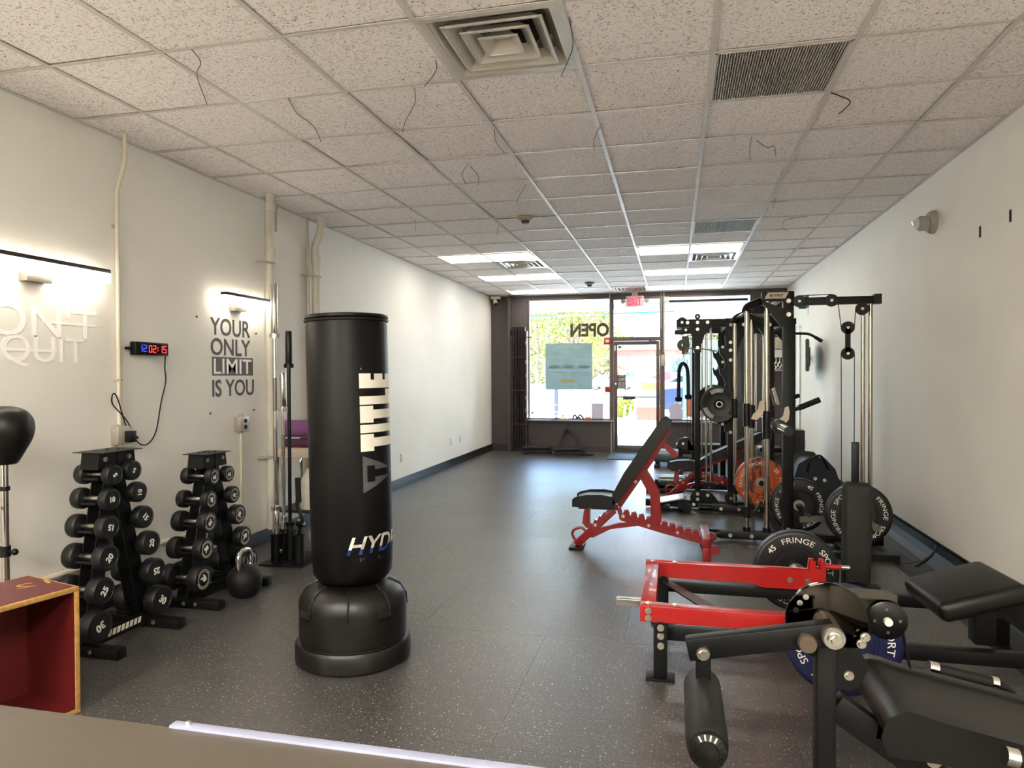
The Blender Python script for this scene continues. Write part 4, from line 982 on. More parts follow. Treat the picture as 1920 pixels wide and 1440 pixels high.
# ---- barbell holder and bars
t = thing('barbell_holder', 'low black barbell holder with round tubes standing by the left wall', 'barbell holder', (-2.80, 4.68, 0))
MB().b2((-2.98, 4.50, 0), (-2.63, 4.92, .012)).build('base_plate', BLKM, t, bevel=.003, world=True)
tubes = [(-2.895, 4.60), (-2.927, 4.76), (-2.826, 4.68), (-2.706, 4.60), (-2.70, 4.84)]
for (x, y) in tubes:
    q = MB(); q.lathe([(.038, .012), (.038, .21), (.044, .212), (.044, .218), (.033, .218), (.033, .03)], (x, y, 0), n=18); q.build('holder_tube', BLKM, t, world=True)
bolts(t, [(-2.857, 4.60, .09)], (1, 0, 0), .014, .014)
def barbell(x, y, z0, h, label, mat, sl, r, slr, knurl=True, rs=None):
    t = thing('barbell', label, 'barbell', (x, y, z0), 0, 'bars standing in the holder')
    tl = rs if rs else sl
    MB().cyl((0, 0, tl), (0, 0, h-sl), r, n=12).build('shaft', mat, t)
    for (a, b) in ((0, tl), (h-sl, h)):
        MB().lathe([(slr*.9, a), (slr, a+.006), (slr, b-.006), (slr*.9, b)], n=18).build('sleeve', mat, t)
    for z in (tl, h-sl): MB().cyl((0, 0, z-.016), (0, 0, z+.016), slr*1.45, n=20).build('collar', mat, t)
    if knurl:
        for (a, b) in ((.36, .48), (.54, .66)): MB().cyl((0, 0, h*a), (0, 0, h*b), r*1.06, n=12).build('knurl', M('knurl_steel', '#8f8a80', .5, .9), t)
barbell(-2.895, 4.60, .02, 2.06, 'tall chrome barbell standing upright, tallest of the bars', CHROME, .39, .014, .025)
barbell(-2.927, 4.76, .02, 1.40, 'shorter chrome barbell standing behind the tall one', CHROME, .28, .0135, .024)
barbell(-2.826, 4.68, .02, 1.71, 'black barbell with a thick black sleeve standing in the holder', BLKS, .26, .014, .025, False)
t = thing('curl_bar', 'short black cambered curl bar with rubber grip standing in the holder', 'curl bar', (-2.706, 4.60, .02))
MB().tube(bez([(0, 0, 0), (0, 0, .18), (.01, 0, .25), (.028, 0, .31), (.01, 0, .37), (-.012, 0, .43), (0, 0, .50)], 6), .014, 10).build('shaft', BLKS, t)
MB().tube([(0, 0, .44), (-.006, 0, .62)], .021, 12).build('grip', RUB, t); MB().cyl((0, 0, .27), (0.02, 0, .295), .034).build('collar', BLKS, t)
# ---- storage shelf with mats behind the bars
t = thing('storage_shelf', 'beige storage shelf on chrome posts against the left wall behind the bars', 'shelf', (-2.93, 5.27, 0))
for (x, y) in ((-3.17, 5.07), (-2.68, 5.07), (-3.17, 5.44), (-2.68, 5.44)): MB().cyl((x, y, 0), (x, y, .80), .011, n=8).build('post', CHROME, t, world=True)
MB().b2((-3.19, 5.05, .73), (-2.66, 5.46, .80)).build('shelf', M('shelf_beige', '#c6b6a4', .5), t, bevel=.004, world=True)
MB().b2((-3.19, 5.05, .28), (-2.66, 5.46, .30)).build('shelf', M('shelf_dark', '#242224', .5), t, world=True)
for k in range(5): MB().tube([(-3.12+.09*k, 5.06, .73), (-3.12+.09*k, 5.02, .70), (-3.11+.09*k, 5.02, .62)], .005, 6).build('hook', CHROME, t, world=True)
def mat_roll(loc, ax, L, r, mat, label, mid=None):
    t = thing('yoga_mat', label, 'yoga mat', loc, ax, 'rolled mats on the storage shelf'); pts = []
    n = 64; inner = .25
    vs = []; fs = []
    for k in range(n+1):
        a = 2*PI*3.2*k/n; rr = r*(inner+(1-inner)*k/n)
        for y in (-L/2, L/2):
            vs.append((rr*math.cos(a), y, rr*math.sin(a))); vs.append(((rr-.006)*math.cos(a), y, (rr-.006)*math.sin(a)))
    for k in range(n):
        b = 4*k; fs += [(b, b+4, b+6, b+2), (b+1, b+3, b+7, b+5), (b, b+1, b+5, b+4), (b+2, b+6, b+7, b+3)]
    MB().add(vs, fs, True).build('roll', mat, t)
mat_roll((-2.90, 5.22, .955), -PI/2+.15, .52, .078, M('mat_purple', '#7a4a78', .8, var=.1), 'rolled purple yoga mat lying on top of the beige shelf')
mat_roll((-2.92, 5.18, .838), -PI/2+.1, .45, .038, M('mat_plum', '#4a2440', .8), 'thin dark plum rolled mat under the purple one')
mat_roll((-2.88, 5.28, .838), -PI/2, .40, .038, M('mat_green', '#3d6b5c', .8), 'thin green rolled mat under the purple one')
t = thing('water_jug', 'translucent white jug on the lower shelf behind the bars', 'jug', (-2.93, 5.17, .30))
MB().lathe([(.001, 0), (.08, 0), (.085, .02), (.085, .2), (.07, .26), (.04, .30), (.04, .33), (.001, .33)], n=20).build('body', M('jug_white', '#d9d2c6', .4), t)
t = thing('medicine_ball', 'cream ball beside the barbell holder', 'ball', (-2.80, 5.10, 0))
MB().ball((0, 0, .1), .1, 20).build('ball', M('ball_cream', '#cfc6b4', .6), t)
t = thing('wire_basket', 'dark wire basket of straps on the lower shelf behind the bars', 'basket', (-2.80, 5.25, .30))
m = MB()
for z in (.01, .08, .16): m.tube([(-.09, -.15, z), (.09, -.15, z), (.09, .15, z), (-.09, .15, z)], .004, 5, True)
for k in range(6):
    y = -.15+.06*k; m.tube([(-.09, y, .16), (-.09, y, .01), (.09, y, .01), (.09, y, .16)], .003, 5)
m.build('wires', BLKM, t)
MB().tube(bez([(-.05, -.1, .03), (.05, -.05, .12), (-.04, 0, .16), (.05, .06, .08), (0, .1, .18)], 5), .014, 6).build('strap', M('strap_grey', '#4a4a4c', .8), t)
# ---- free-standing punching bag
BX, BY = -1.562, 3.165
t = thing('punching_bag', 'tall black free-standing punching bag with white TITLE lettering', 'punching bag', (BX, BY, 0))
MB().lathe([(.001, 0), (.27, 0), (.282, .012), (.282, .085), (.272, .100), (.258, .102), (.256, .112)], n=56).build('base_rim', PLAST, t)
MB().lathe([(.256, .10), (.262, .13), (.262, .27), (.252, .315), (.225, .352), (.18, .374), (.12, .382), (.001, .382)], n=56).build('base', PLAST, t)
for k in range(8):                                                      # moulded ribs and grip recesses of the base
    a = k*PI/4+.36; ca, sa = math.cos(a), math.sin(a)
    MB().tube([(.262*ca, .262*sa, .25), (.258*ca, .258*sa, .30), (.228*ca, .228*sa, .352), (.17*ca, .17*sa, .380)], .006, 6).build('base_rib', PLAST, t)
for a in (-2.15, -.55):
    ca, sa = math.cos(a), math.sin(a)
    g = MB().box((0, 0, 0), (.03, .075, .03)); g.xf((0, 0, a), (.252*ca, .252*sa, .262)); g.build('grip_recess', M('recess_black', '#050505', .8), t)
    g = MB().box((0, 0, 0), (.028, .075, .004)); g.xf((0, .25, a), (.258*ca, .258*sa, .243)); g.build('grip_ledge', PLAST, t)
MB().cyl((0, 0, .38), (0, 0, .42), .12, n=24).build('neck', BLKM, t)
tilt = Matrix.Rotation(.022, 3, 'Y') @ Matrix.Rotation(.004, 3, 'X'); R0 = .199; ZB, ZT = .375, 1.687
tilt = Matrix.Rotation(-.022, 3, 'Y')
def bagp(phi, z, dr=0.0):
    F = Vector((.449, -.894, 0)); Rr = Vector((.894, .449, 0))
    p = (F*math.cos(phi)+Rr*math.sin(phi))*(R0+dr)+Vector((0, 0, z-ZB))
    return tilt @ p+Vector((0, 0, ZB))
bag = MB().lathe([(.001, ZB-.0), (.13, ZB), (.17, ZB+.02), (.192, ZB+.05), (R0-.003, ZB+.10), (R0, ZB+.2), (R0, ZT-.05), (R0-.004, ZT-.03)], (0, 0, -ZB), n=64)
bag.xf(tilt, (0, 0, ZB)); bag = bag.build('bag', VINYLB, t)
cap = MB().lathe([(R0-.004, ZT-.032), (R0+.006, ZT-.03), (R0+.007, ZT-.02), (R0+.001, ZT-.017), (R0+.006, ZT-.012), (R0+.005, ZT-.002), (R0-.005, ZT+.003), (R0-.03, ZT+.004), (.001, ZT+.004)], (0, 0, -ZB), n=64)
cap.xf(tilt, (0, 0, ZB)); cap.build('top_cap', VINYLB, t)
def bag_rects(rects, name, mat, dr=.0012):
    m = MB()
    for (z0, z1, d0, d1) in rects:
        n = max(2, int((d1-d0)/3)); vs = []
        for k in range(n+1):
            a = math.radians(d0+(d1-d0)*k/n); vs += [bagp(a, z0, dr), bagp(a, z1, dr)]
        m.add(vs, [(2*k, 2*k+1, 2*k+3, 2*k+2) for k in range(n)], True)
    return m.build(name, mat, bag, recalc=False)
zT = 1.068; A0, A1 = 14.5, 80.0; PR = WPRINT
def zz(y): return 1.400-(y-115)*.000453*1.0
bag_rects([(zz(270), zz(183), A0, A1), (zz(183), zz(115), A0, A0+17), (zz(183), zz(118), 37.4, 54.5), (zz(183), zz(120), 61, A1)], 'letter_e', PR)
bag_rects([(zz(443), zz(355), A0, A1), (zz(355), zz(283), 61, A1)], 'letter_l', PR)
bag_rects([(zz(635), zz(458), A0, A0+20), (zz(594), zz(499), A0+20, A1)], 'letter_t', PR)
bag_rects([(zz(740), zz(655), A0, A1)], 'letter_i', PR)
bag_rects([(zz(935), zz(755), A0, A0+20), (zz(890), zz(795), A0+20, A1)], 'letter_t', PR)
m = MB(); n = 20; vs = []
za, zb_ = zz(1370), zz(980); ztip = zz(1165)
for k in range(n+1):
    a = A0+2+(62)*k/n; f = k/n; vs += [bagp(math.radians(a), za+(ztip-za)*f, .0012), bagp(math.radians(a), zb_+(ztip-zb_)*f, .0012)]
m.add(vs, [(2*k, 2*k+1, 2*k+3, 2*k+2) for k in range(n)], True); m.build('triangle_logo', M('logo_grey', '#4c4c4e', .45), bag, recalc=False)
bag_rects([(zz(1258), zz(1085), A0+8, A0+20), (zz(1208), zz(1130), A0+20, A0+52)], 'logo_letter', VINYLB, .002)
bm = bm_fit(text_bm('R', .03), None, .009); bm_map(bm, lambda x, y, z: bagp(math.radians(A0+3)+x/R0, 1.422+y, .0012)); bm_obj(bm, 'registered_mark', PR, bag)
for (lo, hi, nm, mt) in ((.018, 1, 'hydro_lettering', PR), (-1, .018, 'hydro_lower_print', M('hydro_blue', '#1f4a86', .4))):  # lower part of the letters is printed blue
    bm = bm_fit(text_bm('HYDRO', .1, .016, .001, .35), .42, .085); bm_slice(bm, .02)
    for (c, no, out) in ((lo-.035, (0, -1, 0), True), (hi-.035, (0, 1, 0), True)):
        bmesh.ops.bisect_plane(bm, geom=bm.verts[:]+bm.edges[:]+bm.faces[:], plane_co=(0, c, 0), plane_no=no, clear_outer=True)
    bm_map(bm, lambda x, y, z: bagp(math.radians(52)+x/R0, .585+y, .0012)); bm_obj(bm, nm, mt, bag)
bm = bm_fit(text_bm('F   L   E   X', .05), .34, .018); bm_slice(bm, .02)
bm_map(bm, lambda x, y, z: bagp(math.radians(58)+x/R0, .518+y, .0010)); bm_obj(bm, 'flex_lettering', GPRINT, bag)
# ---- reflex ball on a stand, left edge
t = thing('reflex_bag', 'black teardrop reflex bag on a chrome stand at the left edge', 'reflex bag', (-3.055, 2.60, 0))
MB().lathe([(p.x, p.z) for p in bez([(.042, 0, .985), (.055, 0, .99), (.085, 0, 1.045), (.112, 0, 1.10), (.122, 0, 1.15), (.115, 0, 1.195), (.088, 0, 1.232), (.045, 0, 1.252), (.001, 0, 1.256)], 5)], n=40).build('ball', VINYL, t)
MB().cyl((0, 0, .03), (0, 0, .99), .0165, n=14).build('pole', CHROME, t)
MB().cyl((.0, 0, .55), (0, 0, .60), .022).cyl((.0, 0, .575), (.045, 0, .575), .006).ball((.055, 0, .575), .016, 10).build('height_knob', BLKM, t)
MB().cyl((0, 0, .86), (0, 0, .88), .022).build('collar', BLKM, t)
MB().lathe([(.001, 0), (.19, 0), (.20, .02), (.18, .06), (.06, .09), (.03, .1), (.001, .1)], n=32).build('base', PLAST, t)
t = thing('wall_ledge', 'small wooden ledge corner at the left edge beside the reflex bag', 'ledge', (-3.14, 2.52, .76))
MB().prism([(-.10, -.16), (.10, -.04), (.02, .02), (-.10, .05)], 'z', 0, .012).build('board', M('pale_wood', '#b89a6c', .5), t)
# ---- plyo box
PLY = M('birch_ply_edge', '#b48a4a', .55, var=.2, scale=40); PLR = M('red_ply_face', '#5c1817', .42, var=.08, scale=5)
t = thing('plyo_box', 'dark red plywood jump box with pale edges, open side to the room', 'plyo box', (-2.40, 2.365, 0), -.235)
# local frame: x = 0 is the open front edge plane (box extends to -x), y runs from the camera-far corner (0) towards the camera (-y)
D, Wd, H, th = .36, .55, .525, .020
def slab(lo, hi, name):
    o = MB().b2(lo, hi).build(name, PLY, t, bevel=.003)
    return o
def face(lo, hi, par): MB().b2(lo, hi).build('red_face', PLR, par)
top = slab((-D, -Wd, H-th), (0, 0, H), 'top_panel'); face((-D+.012, -Wd+.012, H), (-.012, -.012, H+.0012), top); face((-D+.0, -Wd+th, H-th-.0012), (-.004, -th, H-th), top)
bot = slab((-D, -Wd, 0), (0, 0, th), 'bottom_panel'); face((-D, -Wd+th, th), (-.004, -th, th+.0012), bot)
sd = slab((-D, -th, th), (0, 0, H-th), 'side_panel'); face((-D+.01, -th-.0012, th), (-.004, -th, H-th), sd); face((-D+.01, 0, th), (-.01, .0012, H-th), sd)
sd2 = slab((-D, -Wd, th), (0, -Wd+th, H-th), 'side_panel'); face((-D, -Wd+th, th), (-.004, -Wd+th+.0012, H-th), sd2)
bk = slab((-D, -Wd+th, th), (-D+th, -th, H-th), 'back_panel'); face((-D+th, -Wd+th, th), (-D+th+.0012, -th, H-th), bk)
letter('12', 'stencil_number', PLY, top, (-.20, -.075, H+.0014), (-.25, -1, 0), (-1, .25, 0), .12, .07, -.005, world=False)
MB().b2((-.30, -.0, H-.03), (-.22, .004, H)).build('finger_joint', PLY, sd)
# ---- reception counter at the bottom edge
t = thing('reception_counter', 'brown grey counter top with a pale metal edge strip, bottom left foreground', 'counter', (-1.0, .35, 0))
CT = M('counter_laminate', '#41392f', .5, var=.08, scale=60)
MB().b2((-2.6, .04, .96), (.35, .66, 1.0)).build('counter_top', CT, t, bevel=.004, world=True)
MB().b2((-2.55, .10, 0), (.30, .58, .96)).build('counter_body', M('counter_body', '#3b352f', .6), t, world=True)
MB().b2((-.548, .655, .992), (.35, .668, 1.003)).build('edge_strip', M('pale_alu', '#84869a', .35, .3), t, bevel=.002, world=True)
MB().ball((-.528, .662, 1.003), .004, 10).build('end_screw', CHROME, t, world=True)
# =================================================================== RIGHT SIDE EQUIPMENT
# ---- bumper plates with ring lettering
def ring_text(parent, items, Rt, y, mat):
    for (s, ang, w, h, bold) in items:
        bm = bm_fit(text_bm(s, .1, bold), w, h); bm_slice(bm, .02)
        a0 = math.radians(ang)
        bm_map(bm, lambda x, yy, z: ((Rt+yy)*math.sin(a0+x/Rt), y-(.0008 if z > 0 else -.0006), (Rt+yy)*math.cos(a0+x/Rt)))
        bm_obj(bm, 'ring_lettering', mat, parent)
def bumper(loc, R, th, mat, label, rot, weight, lettermat=None, group='bumper plates on the machines', prof=None, rz=0):
    t = thing('weight_plate', label, 'weight plate', loc, rz, group)
    k = R/.225; p = [(.026, -th/2+.004), (.05*k, -th/2+.001), (.058*k, -th/2-.001), (.112*k, -th/2-.001), (.118*k, -th/2+.005), (.128*k, -th/2+.005), (.132*k, -th/2), (.206*k, -th/2), (.216*k, -th/2+.002), (R, -th/2+.010)]
    q = p+[(r, -h) for r, h in reversed(p)]
    vs = MB().lathe(q+[q[0]], axis='y', n=56)
    b = vs.build('plate_body', mat, t)
    MB().lathe([(.0255, -th/2-.001), (.046*k, -th/2-.001), (.046*k, -th/2+.003)], axis='y', n=28).build('steel_hub', STEEL, t)
    it = []
    for c in (rot, rot+180):
        it += [(weight, c, .046*k, .032*k, .01), ('FRINGE', c+51, .175*k, .030*k, -.004), ('SPORT', c+118, .145*k, .030*k, -.004)]
    ring_text(t, it, .176*k, -th/2-.0003, lettermat or WPRINT)
    return t
BUMP = M('bumper_black', '#0a0b0f', .42, var=.15, scale=20); BUMPB = M('bumper_navy', '#12163a', .42, var=.1, scale=12)
def camo():
    m = M('bumper_orange', '#a8481a', .45, var=.1, scale=9); nt = m.node_tree; b = nt.nodes['Principled BSDF']
    tc = nt.nodes.new('ShaderNodeTexCoord'); mp = nt.nodes.new('ShaderNodeMapping'); mp.inputs['Scale'].default_value = (1.6, 1, .45)
    n = nt.nodes.new('ShaderNodeTexNoise'); n.inputs['Scale'].default_value = 11; n.inputs['Distortion'].default_value = 1.2
    r = nt.nodes.new('ShaderNodeValToRGB'); r.color_ramp.elements[0].position = .40; r.color_ramp.elements[1].position = .47
    r.color_ramp.elements[0].color = lin('#45200f'); r.color_ramp.elements[1].color = lin('#b5501e')
    nt.links.new(tc.outputs['Object'], mp.inputs[0]); nt.links.new(mp.outputs[0], n.inputs[0]); nt.links.new(n.outputs['Fac'], r.inputs[0]); nt.links.new(r.outputs[0], b.inputs['Base Color'])
    return m
CAMO = camo()
bumper((.67, 3.07, .30), .225, .075, BUMPB, 'navy 45 bumper plate on the near side of the red hip machine', 142, '45')
bumper((.66, 4.14, .29), .225, .075, BUMP, 'black 45 bumper plate on the far side of the red hip machine', -48, '45')
bumper((1.005, 6.17, .30), .225, .075, BUMP, 'black 45 bumper plate behind the tall black upright', 30, '45')
bumper((1.30, 5.47, .37), .225, .075, BUMP, 'black 45 bumper plate behind the upright black pad', 20, '45')
bumper((.76, 6.65, .41), .222, .065, CAMO, 'orange and dark marbled 25 bumper plate behind the chrome rods', 52, '25')
bumper((.76, 6.73, .41), .214, .05, M('bumper_rim_grey', '#8f8c86', .3, .5), 'grey bumper plate just behind the orange one', 52, '25')
# ---- plate storage stand (low, holds the plate behind the pad)
t = thing('plate_stand', 'low grey tubular plate stand with horns behind the upright pad', 'plate stand', (1.25, 5.62, 0))
GT = M('warm_grey_tube', '#5f5b51', .45, .4)
MB().b2((.92, 5.60, 0), (1.62, 5.68, .05)).b2((1.25, 5.25, 0), (1.33, 6.0, .045)).build('base', BLKM, t, world=True)
MB().b2((1.26, 5.60, .05), (1.34, 5.68, .52)).build('post', BLKM, t, world=True)
MB().cyl((1.30, 5.60, .37), (1.30, 4.98, .37), .024, n=14).build('horn', GT, t, world=True)
MB().beam((.93, 5.64, .28), (1.28, 5.64, .31), .04, .04).build('cross_arm', GT, t, world=True)
MB().cyl((1.005, 5.64, .29), (1.005, 6.26, .30), .0235, n=14).build('horn', BLKM, t, world=True)
# ---- hip thrust machine with red lever frame
t = thing('hip_thrust_machine', 'red and black plate-loaded hip machine in the right foreground', 'gym machine', (.7, 3.6, 0))
MB().b2((-.155, 3.26, .265), (-.085, 3.93, .340)).build('red_crossbar', REDD, t, bevel=.004, world=True)
nb = MB().b2((-.155, 3.19, .265), (.74, 3.255, .340)).build('red_arm', REDD, t, bevel=.004, world=True)
MB().prism([(-.155, .265), (.40, .265), (.46, .245), (.66, .245), (.70, .265), (.775, .265), (.775, .395), (.755, .395), (.755, .352), (.725, .352), (.725, .395), (.705, .395), (.70, .340), (-.155, .340)], 'y', 3.93, 3.99).build('red_arm', REDD, t, bevel=.004, world=True)
MB().cyl((.775, 3.96, .365), (.86, 3.96, .365), .013, n=12).build('red_pin', REDD, t, world=True); MB().cyl((.86, 3.96, .365), (.90, 3.96, .365), .016, n=12).build('pin_head', CHROME, t, world=True)
bolts(t, [(-.12, 3.225, .340), (.0, 3.225, .340), (-.12, 3.96, .340), (.0, 3.96, .340)], (0, 0, 1), .011, .008)
bolts(t, [(-.118, 3.189, .318), (-.118, 3.189, .285), (.60, 3.929, .29), (.69, 3.929, .29)], (0, -1, 0), .011, .008)
MB().b2((-.275, 3.33, .285), (-.155, 3.375, .318)).build('steel_stub', STEEL, t, bevel=.003, world=True)
for y in (3.225, 3.96):
    MB().b2((-.095, y-.03, .012), (-.035, y+.03, .265)).build('leg', BLKM, t, bevel=.003, world=True)
    MB().b2((-.13, y-.045, 0), (0, y+.045, .012)).build('foot_plate', BLKM, t, bevel=.002, world=True)
    MB().b2((-.035, y+.03, .165), (1.70, y+.085, .222)).build('base_beam', BLKM, t, bevel=.003, world=True)
    MB().b2((1.60, y+.03, 0), (1.66, y+.085, .165)).build('leg', BLKM, t, world=True)
    MB().cyl((-.063, y-.038, .245), (-.063, y-.03, .245), .026, n=18).build('pivot_washer', BLKS, t, world=True)
bolts(t, [(-.063, 3.187, .245), (-.063, 3.195, .205), (-.063, 3.195, .16)], (0, -1, 0), .012, .010)
MB().b2((1.60, 3.31, .165), (1.66, 3.99, .222)).build('cross_beam', BLKM, t, world=True)
MB().prism([(-.08, 3.93), (-.02, 3.93), (.33, 3.33), (.33, 3.25), (.27, 3.25)], 'z', .235, .243).build('brace_plate', M('dark_brown_steel', '#2a2320', .4, .3), t, world=True)
MB().cyl((.67, 3.19, .30), (.67, 2.97, .30), .0245, n=16).build('weight_horn', STEEL, t, world=True)
MB().cyl((.66, 3.99, .29), (.66, 4.25, .29), .0245, n=16).build('weight_horn', STEEL, t, world=True)
MB().box((0, 0, 0), (.35, .40, .085)).xf((0, -.30, .06), (1.215, 3.345, .455)).build('back_pad', VINYL, t, bevel=.03, seg=4, world=True)
MB().b2((1.26, 3.34, .222), (1.34, 3.42, .42)).build('pad_post', BLKM, t, bevel=.003, world=True)
MB().beam((1.30, 3.40, .36), (1.66, 3.42, .38), .06, .06).beam((1.42, 3.42, .36), (1.66, 3.42, .20), .05, .05).build('pad_arm', BLKM, t, world=True)
MB().b2((1.44, 3.38, .41), (1.50, 3.46, .45)).tube([(1.36, 3.42, .43), (1.58, 3.42, .42)], .012, 8).build('adjuster', BLKS, t, world=True)
MB().box((0, 0, 0), (.145, .11, .60)).xf((0, .012, 0), (.99, 4.20, .485)).build('hip_pad', M('dark_pad_fabric', '#131210', .7, bump=.3, bscale=260), t, bevel=.03, seg=3, world=True)
MB().b2((.965, 4.19, .75), (1.003, 4.215, 1.01)).build('pad_bar', BLKM, t, bevel=.003, world=True)
MB().b2((.90, 3.99, .222), (1.06, 4.05, .26)).b2((.93, 4.0, .20), (1.0, 4.22, .24)).build('pad_bracket', BLKM, t, world=True)
# ---- leg curl machine in the right foreground
t = thing('leg_curl_machine', 'black leg curl machine with a padded bench and foam roller, nearest on the right', 'gym machine', (.6, 2.1, 0))
MB().b2((.392, 2.09, 0), (.442, 2.16, .62)).build('upright', BLKM, t, bevel=.003, world=True)
MB().b2((.25, 2.09, 0), (1.70, 2.15, .05)).build('floor_beam', BLKM, t, bevel=.003, world=True)
MB().b2((.30, 1.80, 0), (.36, 2.45, .045)).b2((1.62, 1.80, 0), (1.68, 2.45, .045)).build('cross_foot', BLKM, t, bevel=.003, world=True)
MB().beam((.44, 2.12, .45), (1.02, 2.12, .06), .05, .075).build('diagonal_brace', BLKM, t, bevel=.003, world=True)
MB().prism([(.442, .62), (.50, .62), (.53, .575), (.50, .51), (.442, .50)], 'y', 2.095, 2.105).build('gusset', BLKM, t, world=True)
MB().b2((1.10, 2.09, .05), (1.16, 2.15, .36)).build('bench_post', BLKM, t, world=True)
MB().b2((.56, 2.0, .37), (.74, 2.02, .43)).beam((.55, 2.12, .40), (1.45, 2.12, .25), .05, .05).build('bench_rail', BLKM, t, world=True)
prof = [(.548, .420), (.536, .452), (.548, .490), (.580, .508), (.615, .502), (.66, .488), (.90, .440), (1.60, .305), (1.60, .25), (.90, .375), (.66, .415)]
MB().prism(prof, 'y', 1.945, 2.325).build('bench_pad', VINYL, t, bevel=.018, seg=3, world=True)
bolts(t, [(.655, 1.99, .385), (.62, 1.985, .42)], (0, -1, 0), .014, .012); bolts(t, [(.475, 2.095, .545)], (0, -1, 0), .010, .010)
# lever arm, pivot and selector disc
MB().beam((.425, 2.045, .682), (.035, 2.045, .603), .045, .062).build('lever_arm', BLKM, t, bevel=.004, world=True)
MB().cyl((.417, 2.0, .679), (.417, 2.24, .679), .030, n=18).build('pivot_tube', M('worn_steel', '#6b6256', .35, .7), t, world=True)
MB().cyl((.417, 1.992, .679), (.417, 2.0, .679), .027, n=18).build('pivot_cap', CHROME, t, world=True); bolts(t, [(.417, 1.992, .679)], (0, -1, 0), .013, .012)
DK = M('black_chrome', '#2a2722', .08, 1, var=.05)
disc = MB().lathe([(.001, 2.136), (.108, 2.136), (.112, 2.139), (.112, 2.148), (.108, 2.151), (.001, 2.151)], (.426, 0, .678), 'y', 48).build('selector_disc', DK, t, world=True)
for k in range(10):
    a = math.radians(205+15*k) if k < 7 else math.radians(130+16*(k-7))
    MB().cyl((.426+.088*math.cos(a), 2.1352, .678+.088*math.sin(a)), (.426+.088*math.cos(a), 2.1362, .678+.088*math.sin(a)), .0085, n=10).build('selector_hole', M('hole_black', '#020202', .9) if k < 7 else CHROME, disc, world=True)
MB().cyl((.350, 1.992, .660), (.350, 2.03, .660), .020, n=16).build('selector_knob', CHROME, t, world=True)
MB().lathe([(.001, 1.988), (.022, 1.988), (.025, 1.993), (.025, 2.005), (.012, 2.02)], (.350, 0, .660), 'y', 18).build('knob_cap', M('bronze_knob', '#6e5f50', .4, .7), t, world=True)
bolts(t, [(.525, 2.13, .645), (.515, 2.13, .625)], (0, -1, 0), .010, .012)
# roller
MB().b2((.058, 2.03, .50), (.100, 2.075, .625)).build('roller_bracket', BLKM, t, bevel=.003, world=True)
bolts(t, [(.078, 2.022, .60)], (0, -1, 0), .014, .014)
MB().lathe([(.020, 2.125), (.045, 2.125), (.052, 2.10), (.0525, 1.80), (.050, 1.755), (.046, 1.745)], (.0775, 0, .475), 'y', 32).build('foam_roller', M('foam_black', '#121110', .55, bump=.1, bscale=300), t, world=True)
MB().lathe([(.046, 1.748), (.048, 1.738), (.044, 1.728), (.028, 1.722), (.026, 1.712), (.001, 1.708)], (.0775, 0, .475), 'y', 32).build('roller_end_cap', PLAST, t, world=True)
for k in range(18):
    a = 2*PI*k/18; MB().beam((.0775+.030*math.cos(a), 1.7245, .475+.030*math.sin(a)), (.0775+.043*math.cos(a), 1.7275, .475+.043*math.sin(a)), .004, .006, (0, 1, 0)).build('cap_rib', LTGREY if k in (3, 4, 5, 6) else PLAST, t, world=True)  # top ribs paler: a highlight put into the colour
# cable pulley beside the disc
pu = MB().lathe([(.012, 2.28), (.052, 2.28), (.058, 2.284), (.052, 2.292), (.052, 2.296), (.058, 2.304), (.052, 2.308), (.012, 2.308)], (.624, 0, .645), 'y', 30).build('pulley_wheel', BLKS, t, world=True)
for k in range(4):
    a = PI/2*k+.05; MB().b2((.624-.004+.035*math.cos(a), 2.278, .645-.004+.035*math.sin(a)), (.624+.004+.035*math.cos(a), 2.28, .645+.004+.035*math.sin(a))).build('pulley_mark', GPRINT, pu, world=True)
MB().cyl((.624, 2.265, .645), (.624, 2.28, .645), .012, n=12).build('pulley_axle', WHITEP, pu, world=True)
MB().b2((.515, 2.27, .712), (.64, 2.32, .728)).b2((.515, 2.31, .60), (.66, 2.318, .715)).build('pulley_bracket', M('olive_steel', '#4a463c', .35, .5), t, world=True)
MB().beam((.44, 2.16, .58), (.58, 2.31, .63), .04, .05).build('pulley_arm', BLKM, t, world=True)
MB().tube([(.668, 2.30, .63), (.705, 2.33, .47), (.73, 2.34, .30)], .0045, 6).build('cable', BLKS, t, world=True)
# hand grips
for (y, dx, dz) in ((2.43, 0, 0), (1.835, 0, 0)):
    p0 = (.80, y, .455); p1 = (.965, y, .425)
    if y < 2: p0 = (.77, y, .49); p1 = (.935, y, .46)
    MB().tube(bez([p0, p1, (p1[0]+.05, y, p1[2]-.025), (p1[0]+.08, y, p1[2]-.08), (p1[0]+.085, (y+2.12)/2, p1[2]-.13), (p1[0]+.08, 2.12, p1[2]-.15)], 5), .014, 10).build('handle_tube', BLKM, t, world=True)
    d = (Vector(p1)-Vector(p0))
    MB().cyl(p0, p1, .019, n=14).build('grip', RUB, t, world=True)
    MB().cyl(Vector(p0)-d*.10, Vector(p0)+d*.06, .022, n=16).build('grip_collar', CHROME, t, world=True); MB().cyl(Vector(p1)-d*.04, Vector(p1)+d*.07, .022, n=16).build('grip_collar', CHROME, t, world=True)
MB().prism([(1.14, 2.34), (1.30, 2.34), (1.36, 2.40), (1.30, 2.44), (1.18, 2.44)], 'z', .36, .372).build('foot_tab', M('tan_rubber', '#8a7660', .6), t, world=True)

